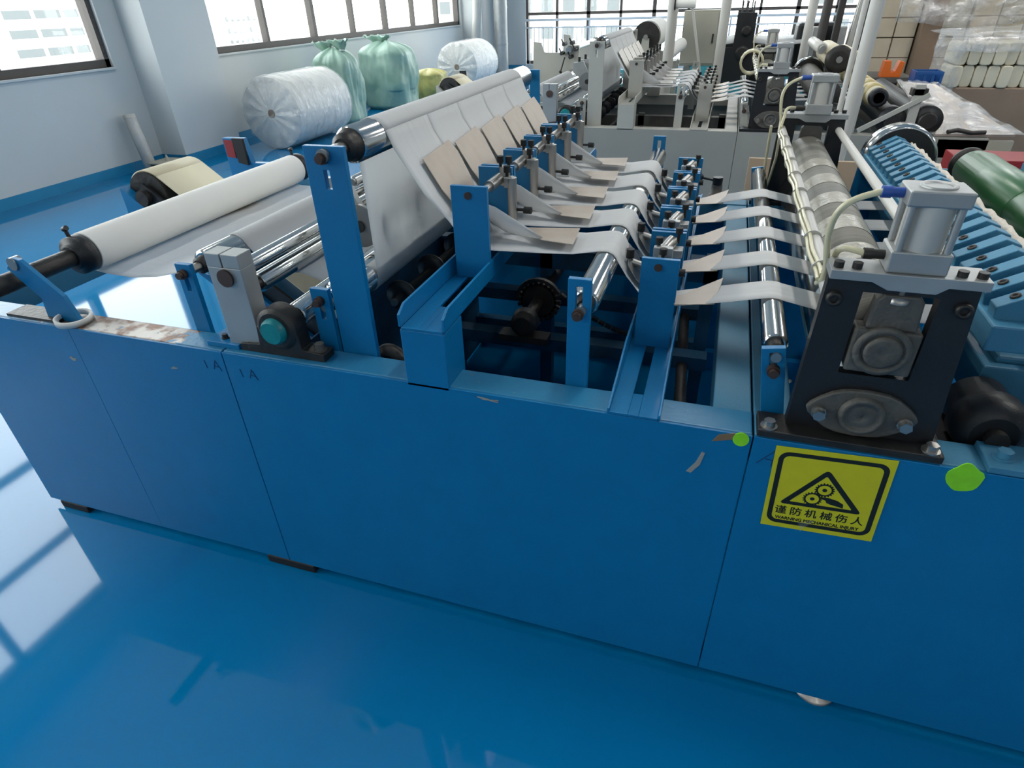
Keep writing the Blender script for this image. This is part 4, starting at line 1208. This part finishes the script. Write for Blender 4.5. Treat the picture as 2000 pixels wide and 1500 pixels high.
# ------------------------------------------------------------------ third machine and cabinet behind the grey one
r3 = empty('tissue_machine', (0, 6.3, 0)); tag(r3, 'teal and grey tissue machine with black drive plates beyond the grey machine', 'machine')
B(-1.6, 1.1, 0, .08, .62, .72).build('frame_rail', 'teal_paint', r3, bevel=.004)
B(-1.6, 1.1, 1.5, 1.58, .62, .72).build('frame_rail', 'teal_paint', r3, bevel=.004)
for x in (-1.55, -.5, .5, 1.02):
    for y in (0.01, 1.51):
        B(x, x + .07, y, y + .07, 0, .63).build('leg', 'teal_paint', r3)
B(-1.2, 1.05, .1, 1.5, .5, .54).build('tray', 'grey_panel', r3)
for y in (.2, 1.4):
    e = B(.0, .19, y, y + .025, .7, 1.36).build('end_plate', 'black_plate', r3)
    B(-.17, 0, y, y + .025, .7, 1.05).build('wing', 'black_plate', e); B(.19, .42, y, y + .025, .7, 1.05).build('wing', 'black_plate', e)
    for x in (.04, .09, .15):
        MB().cyl((x, y + .012, 1.36), (x, y + .012, 1.46), .007, n=8).build('set_screw', 'dark_steel', e)
    MB().lathe((.1, y - .02, 1.0), (0, 1, 0), [(0, .04), (.004, .07), (.03, .07)], 28).build('bearing', 'dark_steel', e)
    MB().lathe((.11, y - .02, 1.2), (0, 1, 0), [(0, .03), (.004, .05), (.03, .05)], 28).build('bearing', 'dark_steel', e)
roller(.1, 1.2, .06, .23, 1.4, 'roll_paper', r3, .02, .2, 1.42, name='roll', collar=False)
roller(.1, 1.0, .07, .23, 1.4, 'chrome', r3, .02, .2, 1.42, name='roll', collar=False)
for x0, x1, z in ((-.4, .02, 1.1), (.18, .75, 1.1)):
    MB().grid([[(x0 + (x1 - x0) * i / 8, .25, z - .02 * math.sin(PI * i / 8)), (x0 + (x1 - x0) * i / 8, 1.38, z - .02 * math.sin(PI * i / 8))] for i in range(9)]).build('paper_sheet', 'paper', r3, solid=.02)
roller(-.42, 1.06, .04, .1, 1.5, 'roll_paper', r3, .015, .04, 1.55, name='roll', collar=False)
roller(.5, 1.04, .035, .1, 1.5, 'roll_paper', r3, .015, .04, 1.55, name='roll', collar=False)
for x in (-.44, .48):
    for y in (.06, 1.5):
        B(x - .03, x + .06, y, y + .02, .7, 1.08).build('upright', 'grey_panel', r3)
for x in (.75, .95):
    B(x, x + .12, .35, .47, .7, 1.22).build('air_cylinder', 'aluminium', r3, bevel=.01)
B(.62, 1.0, .5, .9, .8, 1.25).build('motor_housing', 'black_plate', r3, bevel=.03)
MB().tube([(.72, .45, .85), (.8, .42, 1.15), (.86, .45, 1.35)], .02, 10).build('red_bracket', 'red_plastic', r3)

cb = empty('control_cabinet', (-.5, 6.05, 0)); tag(cb, 'beige upright control cabinet on a teal plinth', 'cabinet')
B(0, .34, 0, .22, .92, 1.40).build('body', 'cabinet_beige', cb, bevel=.005)
B(.01, .33, -.012, 0, .94, 1.38).build('door', 'cabinet_beige', cb, bevel=.003)
B(.29, .305, -.022, -.01, 1.12, 1.2).build('handle', 'dark_steel', cb)
B(.12, .4, -.02, .2, .82, .92).build('plinth', 'teal_paint', cb)
B(.1, .24, .05, .19, 0, .92).build('stand', 'grey_panel', cb)

# paper parent roll mounted on the far side of the grey machine, and its hanging spool
pr = empty('parent_roll', (-.76, 5.3, 0)); tag(pr, 'white parent roll with a dark steel end plate behind the grey machine', 'paper roll')
MB().cyl((0, .05, 1.22), (0, .85, 1.22), .125, n=48).build('paper', 'roll_paper', pr)
MB().cyl((0, .0, 1.22), (0, .05, 1.22), .12, n=40).build('end_plate', 'dark_steel', pr)
MB().cyl((0, -.05, 1.22), (0, .9, 1.22), .02, n=20).build('shaft', 'steel', pr)
for y in (-.03, .87):
    MB().prism([(-.2, 0), (.1, 0), (.03, 1.21), (-.03, 1.21)], 'y', y, y + .02).build('stand', 'grey_paint', pr)
sp = empty('thread_spool', (-.5, 5.05, 1.47)); tag(sp, 'small white spool on an arm at the top of a pale pole', 'spool')
MB().cyl((0, -.05, 0), (.16, -.05, .0), .035, n=24).build('spool_body', 'roll_paper', sp)
MB().cyl((-.012, -.05, 0), (0, -.05, 0), .045, n=24).build('flange', 'dark_steel', sp)
MB().obox((.2, -.05, -.28), (.07, 0, -.27), (0, .006, 0), (.01, 0, .003)).build('arm', 'pipe_white', sp)
sr = empty('slanted_roll', (-.55, 5.5, 0)); tag(sr, 'slim white paper roll lying on a grey stand behind the grey machine', 'paper roll')
MB().cyl((-.03, -.27, 1.06), (.07, .3, 1.13), .055, n=32).build('paper', 'roll_paper', sr)
MB().prism([(-.06, 0), (.08, 0), (.07, 1.02), (-.05, 1.0)], 'y', -.1, .2).build('stand', 'grey_panel', sr)

# ------------------------------------------------------------------ film-wrapped parent rolls on the floor
def wrapped_roll(x, y, R, L_, label, seed):
    r = empty('wrapped_roll', (x, y, 0)); tag(r, label, 'paper roll', 'film-wrapped parent rolls on the floor')
    MB().lathe((0, 0, R), (0, 1, 0), [(0, .05), (0, R * .97), (.01, R * .98), (L_ - .01, R * .98), (L_, R * .97), (L_, .05)], 64).build('paper', 'roll_paper', r)
    MB().lathe((0, -.006, R), (0, 1, 0), [(0, .03), (0, .05), (.02, .05)], 24).build('core', 'carton_dark', r)
    n = 96; rows = []
    prof = [(-.035, .06), (-.05, .1), (-.03, .2), (-.022, .6), (-.02, .9), (-.012, .985), (.0, 1.0)] + [(L_ * t, 1.012) for t in (.05, .1, .15, .2, .25, .3, .35, .4, .45, .5, .55, .6, .65, .7, .75, .8, .85, .9, .95)] + [(L_ + .012, 1.0), (L_ + .03, .9), (L_ + .03, .1)]
    for h, k in prof:
        row = []
        for i in range(n + 1):
            a = 2 * PI * (i % n) / n
            amp = .012 if 0 <= h <= L_ else .035 * (1 - k) + .01
            w = noise.noise((math.cos(a) * 4 + seed, math.sin(a) * 4, h * 5)) * 1.0 + .6 * noise.noise((math.cos(a) * 11, math.sin(a) * 11 + seed, h * 3))
            rad = R * k + amp * w * (1 if k > .3 else .4)
            rad = max(rad, R * k * .9)
            z = R + rad * math.sin(a)
            row.append((rad * math.cos(a), h + (.012 * math.sin(13 * a) if h < -.01 else 0), max(z, .004)))
        rows.append(row)
    MB().grid(rows).build('film_wrap', 'film', r)
wrapped_roll(-5.32, 5.72, .42, 1.2, 'big paper roll in clear film on the floor beside the column', 1.3)
wrapped_roll(-5.12, 11.3, .43, 1.25, 'big white paper roll in clear film near the silver duct', 6.1)

# ------------------------------------------------------------------ stuffed sacks by the wall
def sack(x, y, w_, h, m, label, seed, ears=1):
    n, k = 84, 44
    rows = []
    for j in range(k + 1):
        t = j / k
        if t < .05: base = .84 + 3 * t
        elif t < .8: base = 1.0 + .05 * math.sin(PI * (t - .05) / .75)
        else: base = 1.0 - .78 * ((t - .8) / .2) ** 2.2
        row = []
        for i in range(n + 1):
            a = 2 * PI * (i % n) / n
            c_, s_ = math.cos(a), math.sin(a)
            sq = 1 / (abs(c_) ** 4 + abs(s_) ** 4) ** .25
            # deep vertical creases that fan out from the neck, plus lumps from the contents
            cr = noise.noise((c_ * 5.5 + seed, s_ * 5.5, t * 1.3))
            d_ = 1 + .13 * noise.noise((c_ * 1.7 + seed, s_ * 1.7, t * 2.4)) - .075 * abs(cr) * (.5 + t) + .03 * noise.noise((c_ * 12, s_ * 12 + seed, t * 8))
            rad = w_ / 2 * base * sq * d_
            row.append((rad * c_, rad * .85 * s_, h * t + .06 * h * noise.noise((c_ * 2 + seed, s_ * 2, t)) * (t > .3) * (1 - abs(t - .65))))
        rows.append(row)
    rows.append([(0.02 * math.cos(2 * PI * i / n), .02 * math.sin(2 * PI * i / n), h * .99) for i in range(n + 1)])
    r = empty('sack', (x, y, 0)); tag(r, label, 'sack', 'stuffed plastic sacks along the window wall')
    MB().grid(rows).build('bag', m, r)
    for e in range(ears):
        ox, oz = ((-.2, .95), (.22, .97))[e % 2] if ears > 1 else (-.12, .95)
        rows = []
        for j in range(9):
            t = j / 8
            rr = (.045 + .17 * t ** .9) * w_ / .8
            rows.append([(ox * w_ + rr * (1 + .3 * noise.noise((math.cos(a) * 3, math.sin(a) * 3 + seed + e, t * 2))) * math.cos(a) - .05 * t, rr * .45 * math.sin(a) * (1 + .3 * math.sin(5 * a + seed)),
                          h * oz + .13 * t * (1 + .35 * noise.noise((math.cos(a) * 4 + e, math.sin(a) * 4, seed)))) for a in [2 * PI * (i % 40) / 40 for i in range(41)]])
        MB().grid(rows).build('gathered_neck', m, r, solid=.003)
        MB().lathe((ox * w_, 0, h * oz - .01), (0, 0, 1), [(0, .05 * w_ / .8), (.012, .056 * w_ / .8), (.025, .05 * w_ / .8)], 20).build('tie', 'rail_white', r)
    return r
sack(-5.55, 7.7, .62, 1.0, 'bag_green', 'tall pale green sack tied with white string behind the wrapped roll', 2.2, 2)
sack(-5.5, 9.2, .86, 1.0, 'bag_green', 'broad pale green sack against the wall under the window', 5.7)
sack(-5.25, 10.25, .62, .5, 'bag_yellow', 'low yellow-green sack slumped beside the broad green sack', 9.1, 0)

# leaning film tube and a small tray by the column
lt = empty('film_tube', (-6.12, 4.38, 0)); tag(lt, 'pale translucent tube of film leaning in the corner by the column', 'film roll')
MB().lathe((.06, .02, 0.0), (-.1, .02, .6), [(0, .02), (0, .062), (.6, .062), (.6, .02)], 28).build('film', 'pipe_white', lt)
MB().lathe((.064, .02, -.0), (-.1, .02, .6), [(.0, .0625), (.57, .0635)], 28).build('wrap', 'film', lt)
ft = empty('floor_tray', (-5.85, 4.45, 0)); tag(ft, 'low grey tray with a peg on the floor beside the column', 'tray')
B(-.14, .16, -.12, .14, 0, .1).build('tray', 'cast_grey', ft, bevel=.01); B(-.16, .18, -.14, .16, .1, .115).build('lid', 'cabinet_beige', ft, bevel=.004)
MB().lathe((0, 0, .11), (0, 0, 1), [(0, .03), (.05, .012), (.07, .008)], 14).build('peg', 'cabinet_beige', ft)

# ------------------------------------------------------------------ packs and cartons stacked at the side
pb = empty('pallet_carton', (1.78, 5.55, 0)); tag(pb, 'wide brown carton under the wrapped rows of paper packs', 'box')
B(0, 2.6, 0, 1.0, .1, .8).build('body', 'carton_dark', pb, bevel=.01)
for i in range(9):
    B(.02 + .3 * i, .12 + .3 * i, 0, 1.0, 0, .1).build('pallet_board', 'wood', pb)
def pack_mesh():
    n = 10; rows = []
    mb = MB()
    pts = []
    for i in range(16):
        a = 2 * PI * i / 16
        c_, s_ = math.cos(a), math.sin(a)
        pts.append((.044 * math.copysign(abs(c_) ** .5, c_), .084 * math.copysign(abs(s_) ** .4, s_)))
    mb.prism([(x, z + .084) for x, z in pts], 'y', 0, .34)
    return mb
ORD = ['first', 'second', 'third', 'fourth', 'fifth', 'sixth', 'seventh', 'eighth', 'ninth', 'tenth', 'eleventh', 'twelfth', 'thirteenth', 'fourteenth', 'fifteenth', 'sixteenth',
       'seventeenth', 'eighteenth', 'nineteenth', 'twentieth', 'twenty-first', 'twenty-second']
pk = None
for row in range(2):
    for i in range(22):
        if pk is None:
            o = pk = pack_mesh().build('paper_pack', 'pack_beige', bevel=.008)
        else:
            o = pk.copy(); col.objects.link(o)
        o.location = (1.84 + .0895 * i + .01 * row, 5.56 + .012 * ((i * 7 + row * 3) % 4 - 1.5), .799 + .1685 * row)
        tag(o, 'beige paper pack, %s from the bunched film in the %s row on the carton' % (ORD[i], ('bottom', 'upper')[row]), 'paper pack', ('packs in the bottom row', 'packs in the upper row')[row])
# clear film thrown over the top of the packs
rows = []
for i in range(25):
    a = i / 24
    x = 1.72 + 2.4 * a
    row = []
    for j, (yy, zz) in enumerate(((5.535, 1.06), (5.53, 1.13), (5.56, 1.175), (5.66, 1.185), (5.82, 1.18), (6.05, 1.185), (6.3, 1.19))):
        k = .03 * noise.noise((x * 3, j * .8, 4))
        row.append((x + k, yy - abs(k) * .5, zz + abs(k) + (.1 * a if j > 2 else 0) + (.05 * a * noise.noise((x * 2, 1, 1)) if j < 2 else 0)))
    rows.append(row)
fc = tag(MB().grid(rows).build('film_sheet', 'film', solid=.002), 'crumpled clear film lying over the beige paper packs', 'film')
rows = []
for i in range(9):
    rows.append([(1.62 + .028 * i + .03 * noise.noise((i * .6, j * .7, 1)), 5.53 - .05 * math.sin(PI * i / 8) + .02 * noise.noise((i, j, 7)), .72 + .075 * j) for j in range(8)])
tag(MB().grid(rows).build('film_bundle', 'film', solid=.003), 'bunched corner of clear film hanging beside the pack rows', 'film')

def carton(x, y, z, sx, sy, sz, m, label, grp):
    r = empty('carton', (x, y, z)); tag(r, label, 'box', grp)
    B(0, sx, 0, sy, 0, sz).build('body', m, r, bevel=.008)
    B(sx * .02, sx * .98, -.002, .0, sz * .485, sz * .515).build('seam', 'carton_dark', r)
    return r
for k in range(5):
    for c_, x in enumerate((1.37, 1.57)):
        carton(x, 7.0, .02 + .36 * k, .19, .4, .352, 'pack_light', 'cream carton, %s from the floor in the stack %s the dark board' % (ORD[k], ('one away from', 'touching')[c_]), 'cream cartons stacked beside the dark board')
tag(B(1.775, 1.95, 6.85, 7.5, 0, 2.7).build('dark_board', 'carton_dark', bevel=.004), 'tall dark brown board standing between stacks of cream cartons', 'board')
for k in range(5):
    for c_ in range(8):
        carton(1.98 + .24 * c_, 7.0 + .03 * ((k + c_) % 2), .02 + .36 * k, .225, .4, .352, ('pack_light', 'pack_beige')[(k * 3 + c_) % 2],
               'pale carton behind the packs, %s from the floor, column %s from the board' % (ORD[k], ORD[c_]), 'wall of cartons behind the packs')
rows = []
for i in range(21):
    x = 1.5 + 2.6 * i / 20
    rows.append([(x, 6.76 + .06 * noise.noise((x * 2, j * .6, 9)), 2.4 - 1.1 * j / 16 - .06 * noise.noise((x * 3, 2, 5)) * j / 16 + .12 * math.sin(x * 2.2) * (j / 16)) for j in range(17)])
tag(MB().grid(rows).build('film_sheet', 'film', solid=.002), 'stretched clear film hanging down the wall of cartons', 'film')
# white battens leaning
for i, (x, t_) in enumerate(((1.27, .0), (1.33, .02), (1.39, .0), (1.27, .03))):
    o = MB().obox((0, 0, 1.35), (.025, 0, 0), (0, .012, 0), (.08 + t_, .0, 1.35)).build('white_batten', 'pipe_white')
    o.location = (x - .12, 6.7 + .03 * i, .005)
    tag(o, 'long white batten leaning by the cream cartons, %s from the dark poles' % ('second', 'third', 'fourth', 'first')[i], 'batten', 'white battens leaning by the cartons')
tb = empty('side_table', (1.16, 5.7, 0)); tag(tb, 'low grey table beside the leaning battens', 'table')
B(0, .4, 0, .5, .82, .86).build('top', 'cast_grey', tb)
for x in (.02, .33):
    for y in (.02, .43):
        B(x, x + .05, y, y + .05, 0, .82).build('leg', 'cast_grey', tb)
c_ = MB()
c_.prism([(0, 0), (.16, 0), (.17, .12), (.13, .13), (.11, .05), (.075, .04), (.06, .13), (.01, .13)], 'y', 0, .12)
o = c_.build('orange_tray', 'orange_plastic', bevel=.004); o.location = (1.3, 5.72, .859)
tag(o, 'orange plastic tray with a notched rim on the grey table', 'tray')
bx = empty('blue_basket', (1.47, 5.25, .0)); tag(bx, 'blue plastic basket near the delivery table', 'basket')
B(0, .2, 0, .2, .82, .84).build('base', 'blue_plastic', bx)
for i in range(4):
    B(.0 + .06 * i, .02 + .06 * i, -.004, .008, .82, .94).build('slat', 'blue_plastic', bx)
B(0, .2, -.006, .01, .93, .95).build('rim', 'blue_plastic', bx); B(0, .01, 0, .2, .82, .95).build('side', 'blue_plastic', bx); B(.19, .2, 0, .2, .82, .95).build('side', 'blue_plastic', bx); B(0, .2, .19, .2, .82, .95).build('side', 'blue_plastic', bx)
B(.05, .15, .05, .15, 0, .82).build('stand', 'cast_grey', bx)
